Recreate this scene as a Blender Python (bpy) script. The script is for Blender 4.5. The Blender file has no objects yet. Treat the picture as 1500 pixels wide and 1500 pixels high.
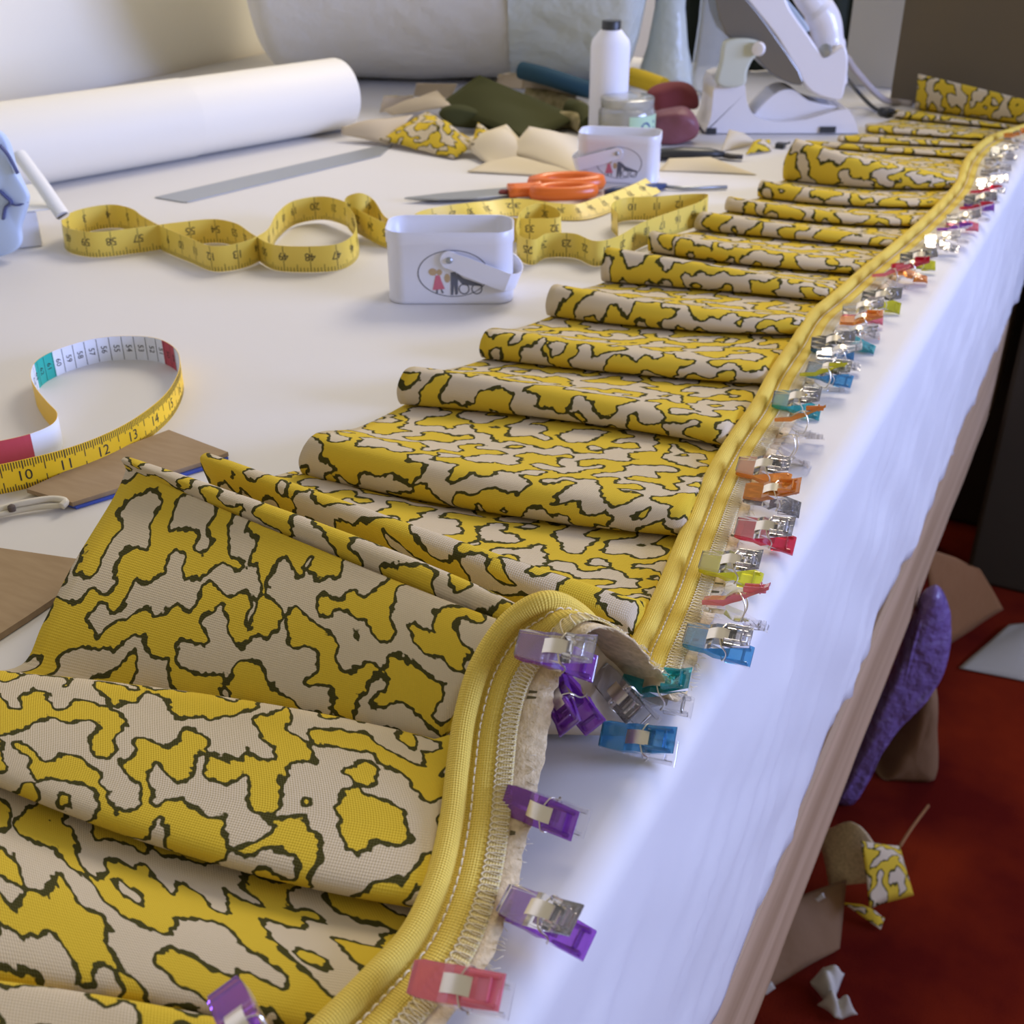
import bpy, bmesh, math, random
from mathutils import Vector as V, Matrix, noise
random.seed(7)
sc = bpy.context.scene
COL = sc.collection
T = 0.85                      # table top height above the floor
F = 1700.; HC = 0.34          # focal length in px of a 1500 px frame, camera height above the table
PIT, YAW = math.radians(29.6), math.radians(27.5)
cp, sp, cy, sy = math.cos(PIT), math.sin(PIT), math.cos(YAW), math.sin(YAW)
FW, RT, UP = V((-sy*cp, cy*cp, -sp)), V((cy, sy, 0)), V((-sy*sp, cy*sp, cp))
def ray(px, py): return FW + RT*((px-750)/F) + UP*((750-py)/F)
def P(px, py, z=0.):          # point of the plane z (above the table top)
    d = ray(px, py); t = (z-HC)/d.z; return V((d.x*t, d.y*t, z))
def PY(px, py, y):
    d = ray(px, py); t = y/d.y; return V((d.x*t, y, HC+d.z*t))
def PX(px, py, x):
    d = ray(px, py); t = x/d.x; return V((x, d.y*t, HC+d.z*t))
def PD(px, py, b):            # point on the upright plane through b that faces the viewpoint
    d = ray(px, py); n = V((-sy, cy, 0)); t = n.dot(V((b[0], b[1], 0)))/n.dot(d); return V((d.x*t, d.y*t, HC+d.z*t))

# ------------------------------------------------------------------ materials
def pri(name, col, rough=.5, metal=0., bump=None, spec=.5, var=None, **kw):
    m = bpy.data.materials.new(name); m.use_nodes = True
    nt = m.node_tree; b = nt.nodes['Principled BSDF']
    b.inputs['Base Color'].default_value = (*col, 1); b.inputs['Roughness'].default_value = rough
    b.inputs['Metallic'].default_value = metal; b.inputs['Specular IOR Level'].default_value = spec
    for k, v in kw.items(): b.inputs[k.replace('_', ' ')].default_value = v
    tc = nt.nodes.new('ShaderNodeTexCoord')
    if bump:
        n = nt.nodes.new('ShaderNodeTexNoise'); n.inputs['Scale'].default_value = bump[0]; n.inputs['Detail'].default_value = 3
        nt.links.new(tc.outputs['Object'], n.inputs['Vector'])
        bp = nt.nodes.new('ShaderNodeBump'); bp.inputs['Strength'].default_value = bump[1]; bp.inputs['Distance'].default_value = bump[2]
        nt.links.new(n.outputs['Fac'], bp.inputs['Height']); nt.links.new(bp.outputs['Normal'], b.inputs['Normal'])
    if var:
        n = nt.nodes.new('ShaderNodeTexNoise'); n.inputs['Scale'].default_value = var[0]; n.inputs['Detail'].default_value = 4
        mp = nt.nodes.new('ShaderNodeMapping'); mp.inputs['Scale'].default_value = var[2] if len(var) > 2 else (1, 1, 1)
        nt.links.new(tc.outputs['Object'], mp.inputs['Vector']); nt.links.new(mp.outputs['Vector'], n.inputs['Vector'])
        r = nt.nodes.new('ShaderNodeValToRGB'); r.color_ramp.elements[0].position = .35; r.color_ramp.elements[1].position = .65
        r.color_ramp.elements[0].color = (*col, 1); r.color_ramp.elements[1].color = (*var[1], 1)
        nt.links.new(n.outputs['Fac'], r.inputs['Fac']); nt.links.new(r.outputs['Color'], b.inputs['Base Color'])
    return m
def clearm(name, col, body=.25, rough=.08):      # clear tinted plastic
    m = bpy.data.materials.new(name); m.use_nodes = True; nt = m.node_tree
    b = nt.nodes['Principled BSDF']; o = nt.nodes['Material Output']
    b.inputs['Base Color'].default_value = (*col, 1); b.inputs['Roughness'].default_value = rough; b.inputs['IOR'].default_value = 1.5
    t = nt.nodes.new('ShaderNodeBsdfTransparent'); t.inputs['Color'].default_value = (*[c**.38 for c in col], 1)
    g = nt.nodes.new('ShaderNodeBsdfGlossy'); g.inputs['Roughness'].default_value = rough; g.inputs['Color'].default_value = (1, 1, 1, 1)
    fr = nt.nodes.new('ShaderNodeFresnel'); fr.inputs['IOR'].default_value = 1.55
    m1 = nt.nodes.new('ShaderNodeMixShader'); m1.inputs['Fac'].default_value = body
    m2 = nt.nodes.new('ShaderNodeMixShader')
    nt.links.new(t.outputs[0], m1.inputs[1]); nt.links.new(b.outputs[0], m1.inputs[2])
    nt.links.new(fr.outputs[0], m2.inputs[0]); nt.links.new(m1.outputs[0], m2.inputs[1]); nt.links.new(g.outputs[0], m2.inputs[2])
    nt.links.new(m2.outputs[0], o.inputs['Surface'])
    return m

class NB:                     # terse node building
    def __init__(s, nt): s.nt = nt
    def put(s, sock, v):
        if hasattr(v, 'is_output'): s.nt.links.new(v, sock)
        else: sock.default_value = v
    def math(s, op, a, b=0., c=None, clamp=False):
        n = s.nt.nodes.new('ShaderNodeMath'); n.operation = op; n.use_clamp = clamp
        s.put(n.inputs[0], a); s.put(n.inputs[1], b)
        if c is not None: s.put(n.inputs[2], c)
        return n.outputs[0]
    def vec(s, op, a, b=None, c=None, scale=None):
        n = s.nt.nodes.new('ShaderNodeVectorMath'); n.operation = op
        s.put(n.inputs[0], a)
        if b is not None: s.put(n.inputs[1], b)
        if c is not None: s.put(n.inputs[2], c)
        if scale is not None: s.put(n.inputs['Scale'], scale)
        return n.outputs['Value'] if op in ('DOT_PRODUCT', 'LENGTH') else n.outputs['Vector']
    def mix(s, f, a, b):
        n = s.nt.nodes.new('ShaderNodeMix'); n.data_type = 'RGBA'
        s.put(n.inputs[0], f); s.put(n.inputs[6], a); s.put(n.inputs[7], b); return n.outputs[2]

def vermicelli(name, seed, cream=(.64, .54, .375), yel=(.68, .48, .035), line=(.05, .047, .008)):
    """yellow and cream coral print with a dark green outline, drawn in UV metres"""
    m = bpy.data.materials.new(name); m.use_nodes = True; nt = m.node_tree; b = nt.nodes['Principled BSDF']; q = NB(nt)
    uv = nt.nodes.new('ShaderNodeUVMap').outputs[0]
    def nz(scale, amp, det=0.):
        n = nt.nodes.new('ShaderNodeTexNoise'); n.inputs['Scale'].default_value = scale; n.inputs['Detail'].default_value = det
        nt.links.new(uv, n.inputs['Vector'])
        return q.vec('SCALE', q.vec('SUBTRACT', n.outputs['Color'], (.5, .5, .5)), scale=amp)
    p = q.vec('ADD', uv, nz(125, .006)); p = q.vec('MULTIPLY', p, (1, 1, 0))
    rnd = random.Random(seed); g = None; gr = None
    waves = [(.0345, 1., 11, 0.), (.0180, .75, 11, .2)]
    for lam, amp, n, ph in waves:
        for i in range(n):
            a = ph + math.pi*i/n + rnd.uniform(-.12, .12); k = 2*math.pi/(lam*rnd.uniform(.9, 1.12))
            kv = (k*math.cos(a), k*math.sin(a), 0)
            arg = q.math('ADD', q.vec('DOT_PRODUCT', p, kv), rnd.uniform(0, 6.28))
            s_ = q.math('SINE', arg); c_ = q.math('COSINE', arg)
            g = q.math('MULTIPLY', s_, amp) if g is None else q.math('MULTIPLY_ADD', s_, amp, g)
            w = q.vec('SCALE', tuple(x*amp for x in kv), scale=c_)
            gr = w if gr is None else q.vec('ADD', gr, w)
    d = q.math('DIVIDE', g, q.math('MAXIMUM', q.vec('LENGTH', gr), 160.))
    fn = nt.nodes.new('ShaderNodeTexNoise'); fn.inputs['Scale'].default_value = 330; fn.inputs['Detail'].default_value = .6; nt.links.new(uv, fn.inputs['Vector'])
    d = q.math('ADD', d, q.math('MULTIPLY_ADD', fn.outputs['Fac'], .0034, -.0017))
    side = q.math('MULTIPLY_ADD', d, 4000., .5, clamp=True)
    ln = q.math('MULTIPLY_ADD', q.math('SUBTRACT', .00105, q.math('ABSOLUTE', d)), 4000., .5, clamp=True)
    c = q.mix(side, (*yel, 1), (*cream, 1)); c = q.mix(ln, c, (*line, 1))
    # plain weave
    u = nt.nodes.new('ShaderNodeSeparateXYZ'); nt.links.new(uv, u.inputs[0])
    wv = q.math('ADD', q.math('SINE', q.math('MULTIPLY', u.outputs[0], 2*math.pi/.0011)), q.math('SINE', q.math('MULTIPLY', u.outputs[1], 2*math.pi/.0011)))
    c2 = q.mix(q.math('MULTIPLY_ADD', wv, .022, .05), c, (.25, .2, .1, 1))
    nt.links.new(c2, b.inputs['Base Color']); b.inputs['Roughness'].default_value = .85; b.inputs['Specular IOR Level'].default_value = .12
    bp = nt.nodes.new('ShaderNodeBump'); bp.inputs['Strength'].default_value = .3; bp.inputs['Distance'].default_value = .0003
    nt.links.new(wv, bp.inputs['Height']); nt.links.new(bp.outputs[0], b.inputs['Normal'])
    return m

def woven(name, col, pitch=.0011, dark=.8, rough=.8):
    m = pri(name, col, rough, spec=.25); nt = m.node_tree; q = NB(nt); b = nt.nodes['Principled BSDF']
    uv = nt.nodes.new('ShaderNodeUVMap').outputs[0]; u = nt.nodes.new('ShaderNodeSeparateXYZ'); nt.links.new(uv, u.inputs[0])
    wv = q.math('ADD', q.math('SINE', q.math('MULTIPLY', u.outputs[0], 2*math.pi/pitch)), q.math('SINE', q.math('MULTIPLY', u.outputs[1], 2*math.pi/pitch)))
    c = q.mix(q.math('MULTIPLY_ADD', wv, .18, .4), (*col, 1), (*[k*dark for k in col], 1)); nt.links.new(c, b.inputs['Base Color'])
    bp = nt.nodes.new('ShaderNodeBump'); bp.inputs['Strength'].default_value = .6; bp.inputs['Distance'].default_value = .0003
    nt.links.new(wv, bp.inputs['Height']); nt.links.new(bp.outputs[0], b.inputs['Normal'])
    return m

MT = dict(
    paper=pri('white_paper', (.71, .695, .69), .6, bump=(9, .25, .004)),
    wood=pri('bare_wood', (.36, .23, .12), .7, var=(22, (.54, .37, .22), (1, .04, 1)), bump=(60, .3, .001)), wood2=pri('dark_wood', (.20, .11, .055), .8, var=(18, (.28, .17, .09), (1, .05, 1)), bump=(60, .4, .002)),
    wall=pri('cream_wall', (.90, .86, .73), .9, bump=(30, .1, .002)),
    floor=pri('red_carpet', (.20, .020, .005), .95, spec=.05, var=(5, (.09, .006, .004)), bump=(400, .6, .004)),
    print=vermicelli('coral_print', 3), back=pri('cream_cotton', (.66, .56, .42), .9, spec=.2),
    pipe=woven('yellow_cotton', (.90, .67, .12)), seam=woven('yellow_cotton_hem', (.84, .68, .29)),
    thread=pri('cream_thread', (.80, .70, .47), .6), lining=pri('cream_lining', (.78, .62, .36), .9, var=(260, (.58, .45, .25)), bump=(700, .6, .001)),
    fray=pri('dark_print_ends', (.13, .11, .05), .9),
    tin=pri('white_tin', (.74, .75, .82), .32), steel=pri('spring_steel', (.86, .80, .68), .34, 1.), grey=pri('grey_steel', (.38, .40, .41), .42, .75),
    dark=pri('dark_plastic', (.03, .033, .035), .4), ink=pri('black_ink', (.02, .018, .015), .6),
    pink=pri('pink_ink', (.62, .16, .22), .6), slate=pri('slate_ink', (.12, .13, .17), .6), tan=pri('tan_ink', (.5, .36, .2), .6),
    tape=pri('tape_yellow', (.90, .56, .012), .42), tapew=pri('tape_white', (.80, .82, .86), .42), tape2=pri('tape_pale_yellow', (.80, .61, .10), .38),
    red=pri('red_band', (.50, .05, .07), .45), teal=pri('teal_band', (.02, .42, .34), .45),
    card=pri('cardboard', (.34, .235, .13), .9, var=(40, (.38, .27, .155), (1, 6, 1))), cardedge=pri('cardboard_edge', (.13, .10, .08), .9), blue=pri('blue_card', (.06, .11, .5), .6),
    cream=pri('cream_plastic', (.72, .66, .52), .35), orange=pri('orange_handle', (.80, .17, .02), .3), navy=pri('navy_handle', (.03, .055, .15), .4),
    roll=pri('roll_paper', (.84, .80, .69), .6), calico=pri('calico', (.68, .59, .42), .85, bump=(300, .2, .0006)), calico2=pri('calico_deep', (.55, .46, .33), .85),
    olive=pri('olive_cloth', (.060, .062, .022), .9, spec=.15), tealc=pri('teal_cloth', (.012, .055, .085), .85), redc=pri('dark_red_cloth', (.19, .035, .04), .85),
    green=pri('bottle_green_cloth', (.016, .022, .012), .9, bump=(30, .4, .01)), khaki=pri('khaki_cloth', (.17, .14, .05), .9, var=(60, (.36, .29, .14))),
    batt=pri('wadding', (.68, .655, .58), .95, bump=(18, .5, .012), spec=.1), wadplastic=pri('wadding_in_plastic', (.62, .67, .63), .3, bump=(14, .8, .02)),
    thread_w=pri('white_thread', (.83, .83, .88), .6), iron=pri('iron_white', (.78, .75, .74), .14), irong=pri('iron_sage', (.56, .58, .47), .3), sole=pri('soleplate', (.20, .19, .17), .35, .7),
    ironblue=pri('iron_pale_blue', (.42, .50, .58), .25), lab=pri('mint_label', (.45, .64, .43), .6), labb=pri('label_blue', (.03, .06, .22), .5),
    board=pri('brown_board', (.105, .078, .040), .8, var=(3, (.125, .088, .036))), shade=pri('shade_black', (.040, .032, .020), .7), plug=pri('grey_cable', (.42, .37, .34), .5),
    kraft=pri('kraft_paper', (.24, .11, .035), .8, bump=(20, .4, .01)), sack=pri('brown_sack', (.20, .11, .05), .85, bump=(18, .5, .01)), scrapw=pri('white_scrap', (.55, .53, .47), .8),
    greyp=pri('grey_paper', (.36, .35, .31), .8), packet=pri('blue_white_packet', (.52, .64, .84), .5), packetn=pri('packet_navy', (.07, .085, .2), .6),
    jar=clearm('jar_plastic', (.80, .80, .72), .35), pins=pri('jar_contents', (.30, .27, .20), .7, var=(160, (.55, .52, .45))), purplebag=pri('violet_film', (.17, .115, .31), .2, bump=(45, .9, .012)),
    claret=pri('claret_bundle', (.20, .06, .075), .5, bump=(60, .4, .004)), film=clearm('clear_film', (.85, .88, .86), .30, .2),
)
CL = {'clear': clearm('clip_clear', (.97, .96, .98), .10), 'purple': clearm('clip_purple', (.36, .08, .66), .30), 'pink': clearm('clip_pink', (1., .24, .33), .5),
      'red': clearm('clip_red', (.80, .02, .07), .40), 'orange': clearm('clip_orange', (1., .36, .05), .5), 'yellow': clearm('clip_yellow', (.90, .88, .04), .40),
      'teal': clearm('clip_teal', (.05, .58, .66), .30), 'blue': clearm('clip_blue', (.08, .40, .75), .30)}

# ------------------------------------------------------------------ object helpers
def tag(o, label, cat, group=None, kind=None):
    if label: o['label'] = label
    if cat: o['category'] = cat
    if group: o['group'] = group
    if kind: o['kind'] = kind
    return o
def thing(name, label, cat, loc=(0, 0, 0), rz=0., group=None):
    o = bpy.data.objects.new(name, None); COL.objects.link(o); o.empty_display_size = .01
    o.location = (loc[0], loc[1], loc[2]+T); o.rotation_euler = (0, 0, rz)
    return tag(o, label, cat, group)
def root(o):
    while o.parent: o = o.parent
    return o
def obj(name, vs, fs, mat, parent=None, local=False, uv=None, smooth=True, mats=None, fmat=None, auto=None):
    vs = [V(v) for v in vs]
    if parent is not None and not local:
        r = root(parent); off = V(r.location)-V((0, 0, T)); vs = [v-off for v in vs]
    base = None
    if parent is None and not local:
        lo = [min(v[i] for v in vs) for i in range(3)]; hi = [max(v[i] for v in vs) for i in range(3)]
        base = V(((lo[0]+hi[0])/2, (lo[1]+hi[1])/2, lo[2])); vs = [v-base for v in vs]
    me = bpy.data.meshes.new(name); me.from_pydata(vs, [], fs)
    for m_ in (mats or [mat]): me.materials.append(m_)
    if fmat: me.polygons.foreach_set('material_index', fmat)
    if uv:
        L = me.uv_layers.new(name='UVMap')
        for lp in me.loops: L.data[lp.index].uv = uv[lp.vertex_index]
    me.update()
    if smooth:
        me.shade_smooth()
        if auto: me.set_sharp_from_angle(angle=math.radians(auto))
    o = bpy.data.objects.new(name, me); COL.objects.link(o)
    if parent is not None: o.parent = parent
    elif base is not None: o.location = (base.x, base.y, base.z+T)
    return o
def mod(o, kind, **kw):
    m = o.modifiers.new(kind.lower(), kind)
    for k, v in kw.items(): setattr(m, k, v)
    return o
class MB:                     # collects primitives of ONE part
    def __init__(s): s.v = []; s.f = []
    def add(s, vs, fs):
        n = len(s.v); s.v += [V(v) for v in vs]; s.f += [tuple(i+n for i in f) for f in fs]; return s
    def box(s, lo, hi, M=None):
        vs = [V((x, y, z)) for x in (lo[0], hi[0]) for y in (lo[1], hi[1]) for z in (lo[2], hi[2])]
        if M: vs = [M @ v for v in vs]
        return s.add(vs, [(0, 1, 3, 2), (4, 6, 7, 5), (0, 4, 5, 1), (2, 3, 7, 6), (0, 2, 6, 4), (1, 5, 7, 3)])
    def tube(s, pts, r, n=8, caps=True, flat=1.):
        pts = [V(p) for p in pts]; vs, fs = [], []; ref = None
        for i, p in enumerate(pts):
            t = (pts[min(i+1, len(pts)-1)]-pts[max(i-1, 0)]).normalized()
            if ref is None: ref = t.orthogonal().normalized() if abs(t.z) > .9 else V((0, 0, 1))
            a = t.cross(ref)
            a = a.normalized() if a.length > 1e-6 else t.orthogonal().normalized()
            b = a.cross(t); ref = b if abs(t.z) > .6 else V((0, 0, 1)) if ref.z > .5 else b
            rr = r[i] if isinstance(r, (list, tuple)) else r
            for k in range(n):
                w = 2*math.pi*k/n; vs.append(p+a*(math.cos(w)*rr)+b*(math.sin(w)*rr*flat))
        for i in range(len(pts)-1):
            for k in range(n): fs.append((i*n+k, i*n+(k+1) % n, (i+1)*n+(k+1) % n, (i+1)*n+k))
        if caps: fs += [tuple(range(n))[::-1], tuple(range((len(pts)-1)*n, len(pts)*n))]
        return s.add(vs, fs)
    def lathe(s, prof, c=(0, 0, 0), n=32, M=None):
        vs, fs = [], []
        for r, z in prof:
            for k in range(n):
                w = 2*math.pi*k/n; v = V((r*math.cos(w), r*math.sin(w), z)); vs.append((M @ v if M else v)+V(c))
        for i in range(len(prof)-1):
            for k in range(n): fs.append((i*n+k, i*n+(k+1) % n, (i+1)*n+(k+1) % n, (i+1)*n+k))
        fs += [tuple(range(n))[::-1], tuple(range((len(prof)-1)*n, len(prof)*n))]
        return s.add(vs, fs)
    def prism(s, poly, d):    # 3-D polygon pushed along vector d
        n = len(poly); poly = [V(p) for p in poly]; d = V(d)
        return s.add(poly+[p+d for p in poly], [tuple(range(n))[::-1], tuple(range(n, 2*n))]+[(i, (i+1) % n, n+(i+1) % n, n+i) for i in range(n)])
    def make(s, name, mat, parent=None, local=False, smooth=True, auto=35, bevel=0, seg=2):
        o = obj(name, s.v, s.f, mat, parent, local, smooth=smooth, auto=auto)
        bm = bmesh.new(); bm.from_mesh(o.data); bmesh.ops.recalc_face_normals(bm, faces=bm.faces); bm.to_mesh(o.data); bm.free()
        if bevel: mod(o, 'BEVEL', width=bevel, segments=seg, limit_method='ANGLE', angle_limit=math.radians(40))
        return o
def cr(pts, n=8, closed=False):          # centripetal-like Catmull-Rom through points
    pts = [V(p) for p in pts]; out = []; N = len(pts)
    for i in range(N-1 if not closed else N):
        p0, p1, p2, p3 = (pts[(i-1) % N] if closed or i > 0 else pts[0]*2-pts[1]), pts[i], pts[(i+1) % N], (pts[(i+2) % N] if closed or i+2 < N else pts[-1]*2-pts[-2])
        d0, d1, d2 = [max((b-a).length, 1e-6)**.5 for a, b in ((p0, p1), (p1, p2), (p2, p3))]
        m1 = (p1-p0)/d0-(p2-p0)/(d0+d1)+(p2-p1)/d1; m2 = (p2-p1)/d1-(p3-p1)/(d1+d2)+(p3-p2)/d2
        m1 *= d1; m2 *= d1
        for k in range(n):
            t = k/n; out.append(p1*(2*t**3-3*t*t+1)+m1*(t**3-2*t*t+t)+p2*(-2*t**3+3*t*t)+m2*(t**3-t*t))
    if not closed: out.append(pts[-1])
    return out
def grid(rows, name, mat, parent=None, uv=None, thick=0, back=None, sub=0, **kw):
    nr, nc = len(rows), len(rows[0]); vs = [p for r in rows for p in r]
    fs = [(i*nc+j, i*nc+j+1, (i+1)*nc+j+1, (i+1)*nc+j) for i in range(nr-1) for j in range(nc-1)]
    o = obj(name, vs, fs, mat, parent, uv=uv, mats=[mat]+([back] if back else []), **kw)
    if sub: mod(o, 'SUBSURF', levels=sub, render_levels=sub)
    if thick: mod(o, 'SOLIDIFY', thickness=thick, offset=-1, material_offset=1 if back else 0, material_offset_rim=0)
    return o
def patch(name, corners, mat, label=None, cat=None, parent=None, bulge=.0, nz=.004, seed=0, thick=.0008, back=None, n=14, fq=14., group=None, uvs=None, curl=None):
    """a piece of cloth or paper hung between four points (px, py, z)"""
    c = [P(*q) if not isinstance(q, V) else q for q in corners]; rows = []; uv = []
    for i in range(n+1):
        v = i/n; r = []
        for j in range(n+1):
            u = j/n; p = c[0]*((1-u)*(1-v))+c[1]*(u*(1-v))+c[2]*(u*v)+c[3]*((1-u)*v)
            k = 16*u*(1-u)*v*(1-v); e = noise.noise(V((p.x*fq+seed*3.7, p.y*fq, seed*1.3)))
            p = p+V((0, 0, bulge*k+abs(nz*2*e)*(.3+.7*min(1, k*1.5))))
            if curl: p = p+V(curl(u, v))
            r.append(p); uv.append((u*(c[1]-c[0]).length+seed*.13, v*(c[3]-c[0]).length+seed*.07))
        rows.append(r)
    o = grid(rows, name, mat, parent, uv=uv, thick=thick, back=back)
    bm = bmesh.new(); bm.from_mesh(o.data)
    if sum(f.normal.z for f in bm.faces) < 0: bmesh.ops.reverse_faces(bm, faces=bm.faces)
    bm.to_mesh(o.data); bm.free()
    return tag(o, label, cat, group)
def cushion(name, px_poly, base, depth, mat, label=None, cat=None, parent=None, puff=.35, lift=0., bump=.007):
    """a solid with the outline px_poly standing at base, rounded off through a real depth"""
    b = V(base); n = V((-sy, cy, 0)); o2 = [PD(x, y, b) for x, y in px_poly]; o2 = cr(o2, 4, True)
    cen = sum(o2, V())/len(o2); vs, fs = [], []; m = len(o2); L = 7
    for k in range(L+1):
        a = math.pi*k/L; s_ = 1-puff*(1-math.sin(a))
        if k in (0, L): s_ *= .75
        for p in o2: vs.append(cen+(p-cen)*s_+n*(depth*(.5-.5*math.cos(a))))
    for k in range(L):
        for i in range(m): fs.append((k*m+i, k*m+(i+1) % m, (k+1)*m+(i+1) % m, (k+1)*m+i))
    fs += [tuple(range(m)), tuple(range(L*m, (L+1)*m))]
    zmin = min(v.z for v in vs)
    vs = [v+V((0, 0, max(0, lift-v.z))) for v in vs]
    vs = [v+V((noise.noise(v*28), noise.noise(v*28+V((9, 0, 0))), noise.noise(v*28+V((0, 9, 0)))))*bump for v in vs]
    if lift: vs = [V((v.x, v.y, max(v.z, lift))) for v in vs]
    q = MB(); q.add(vs, fs); o = q.make(name, mat, parent, auto=None); mod(o, 'SUBSURF', levels=1, render_levels=1)
    return tag(o, label, cat)
def text2d(body, size):
    cu = bpy.data.curves.new('t', 'FONT'); cu.body = body; cu.size = size; cu.align_x = 'CENTER'; cu.align_y = 'CENTER'; cu.resolution_u = 3
    o = bpy.data.objects.new('t', cu); COL.objects.link(o); bpy.context.view_layer.update()
    me = o.evaluated_get(bpy.context.evaluated_depsgraph_get()).to_mesh()
    r = ([(v.co.x, v.co.y) for v in me.vertices], [tuple(p.vertices) for p in me.polygons])
    bpy.data.objects.remove(o); bpy.data.curves.remove(cu); return r

# ------------------------------------------------------------------ the setting
EX = -.118                                       # the long edge of the table
def struct(name, lo, hi, mat):
    q = MB().box(lo, hi); o = q.make(name, mat, smooth=False); o['kind'] = 'structure'; return o
struct('floor', (-1.65, -1.5, -T-.05), (2.6, 3.6, -T), MT['floor'])
struct('wall_left', (-1.65, -1.5, -T), (-1.56, 3.6, 1.7), MT['wall'])
q = MB().box((1.6, -1.5, -T), (1.66, 3.6, .14)).box((1.6, -1.5, 1.15), (1.66, 3.6, 1.7)).box((1.6, -1.5, .14), (1.66, .5, 1.15)).box((1.6, 2.4, .14), (1.66, 3.6, 1.15))  # unseen wall, added so its high sill keeps window light off the floor
q.make('added_wall_right', MT['wall'], smooth=False)['kind'] = 'structure'
q = MB()
for y in (.5, 1.43, 2.36): q.box((1.61, y, .18), (1.65, y+.04, 1.15))
q.box((1.57, .46, .14), (1.67, 2.44, .18)).make('window_1', pri('window_frame_white', (.8, .8, .78), .5), smooth=False)['kind'] = 'structure'
struct('wall_back', (-1.56, 3.53, -T), (2.6, 3.6, 1.7), MT['wall'])

tb = thing('work_table', 'long work table covered in white paper with a bare wood front board', 'table', (-1.0, .9, -T))
MB().box((-1.54, -.5, -.04), (EX-.03, 2.2, -.0015)).make('table_board', MT['wood'], tb, smooth=False)
def board(name, mat, za, zb, x, e):
    rows = []
    for i in range(160):
        y = -.5+2.7*i/159; w = e*noise.noise(V((0, y*9, 3+za)))
        rows.append([V((EX-.028, y, za)), V((x-.004, y, za)), V((x+w, y, za-.003)), V((x+w, y, (za+zb)/2)), V((x+w, y, zb+.003)), V((x-.003+w, y, zb)), V((EX-.028, y, zb)), V((EX-.028, y, za))])
    grid(rows, name, mat, tb, auto=30)
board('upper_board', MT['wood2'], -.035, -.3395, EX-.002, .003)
board('lower_rail', MT['wood'], -.340, -.528, EX+.003, .0012)
for x, y in ((-.2, -.4), (-.2, 2.1), (-1.3, -.4), (-1.3, 2.1)):
    MB().box((x-.035, y-.035, -T), (x+.035, y+.035, -.04)).make('leg', MT['wood'], tb, smooth=False, bevel=.004)
rows = []; NY = 420
for i in range(NY):
    y = -.5+2.7*i/(NY-1); r = []
    bot = -.296+.022*noise.noise(V((y*3, 1, 0)))+.016*noise.noise(V((y*11, 7, 0)))+.008*abs(noise.noise(V((y*24, 2, 0))))
    for x in (-1.54, -1.2, -1.0, -.7, -.5, -.35, -.25, -.2, -.17): r.append(V((x, y, 0)))
    R = .016
    for k in range(7):
        a = math.pi/2*k/6; r.append(V((EX+.006-R+R*math.sin(a), y, -R+R*math.cos(a))))
    for k in range(1, 25):
        f = k/24; z = -R+(bot+R)*f
        e = noise.noise(V((y*7, z*5, 0)))*.6+noise.noise(V((y*16+z*20, z*9, 4)))*.4
        e = .0065*(e+.15)+.0075*max(0, noise.noise(V((y*22-z*30, z*12, 9))))
        r.append(V((EX+.006+e*min(1, f*5)+.0015*f, y, z)))
    rows.append(r)
grid(rows, 'paper_cover', MT['paper'], tb, thick=.0006)

# ------------------------------------------------------------------ the piped and pleated strip
cordpx = [(380, 1600, .014), (440, 1540, .014), (540, 1440, .014), (603, 1370, .014), (640, 1290, .015), (661, 1200, .018), (670, 1125, .024), (682, 1045, .034), (706, 970, .047), (752, 906, .061), (800, 881, .067),
          (846, 898, .056), (888, 950, .027), (915, 985, .010), (938, 940, .0075), (972, 868, .0075), (1013, 767, .0075), (1040, 704, .0075), (1074, 645, .0075), (1109, 595, .0075), (1136, 545, .0075), (1165, 503, .0075), (1190, 463, .0075),
          (1221, 437, .0075), (1267, 397, .0075), (1313, 360, .0075), (1350, 328, .0075), (1378, 301, .0075), (1403, 272, .0075), (1420, 232, .0075), (1452, 203, .0075), (1500, 186, .0075), (1560, 160, .0075)]
cord = cr([P(*q) for q in cordpx], 14)
def cord_at(y):
    for a, b in zip(cord, cord[1:]):
        if a.y <= y <= b.y: return a.lerp(b, (y-a.y)/max(b.y-a.y, 1e-6))
    return cord[0] if y < cord[0].y else cord[-1]
def frame(i):
    t = (cord[min(i+1, len(cord)-1)]-cord[max(i-1, 0)]).normalized()
    o = (V((1, 0, 0))-t*t.x).normalized(); return t, o, o.cross(t)
strip = thing('pleated_fabric_strip', 'long pleated strip of yellow and cream coral print edged with yellow piping', 'fabric', (-.25, .75, 0))

# pleats, far to near: left top, left bottom, right end of the dark gap, middle of the gap or None, ridge height at the right
pl = [((1345, 108), (1340, 158), (1510, 183), None, .03), ((1312, 162), (1310, 172), (1488, 189), None, .003), ((1268, 183), (1267, 193), (1447, 204), None, .003),
      ((1228, 199), (1227, 207), (1430, 215), None, .003), ((1180, 206), (1180, 214), (1414, 231), None, .004), ((1164, 205), (1147, 262), (1396, 275), (1270, 274), .009),
      ((1114, 265), (1110, 288), (1367, 303), (1230, 300), .005), ((1066, 289), (1062, 308), (1338, 331), (1200, 325), .006), ((1026, 311), (1018, 336), (1305, 362), (1160, 350), .006),
      ((952, 340), (950, 368), (1258, 401), (1100, 388), .007), ((888, 364), (882, 412), (1210, 441), (1050, 425), .008), ((808, 419), (802, 462), (1168, 490), (985, 482), .009),
      ((711, 485), (706, 524), (1108, 562), (905, 546), .010), ((594, 541), (587, 592), (1055, 652), (820, 615), .011), ((455, 640), (446, 697), (997, 785), (725, 752), .014)]
K = []                                            # knots: (L, M, R, C)
def knot(L, M, R, C): K.append((L, M, R, C))
def mid(a, b, s=0.): return (a+b)/2+V((0, 0, s))
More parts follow.
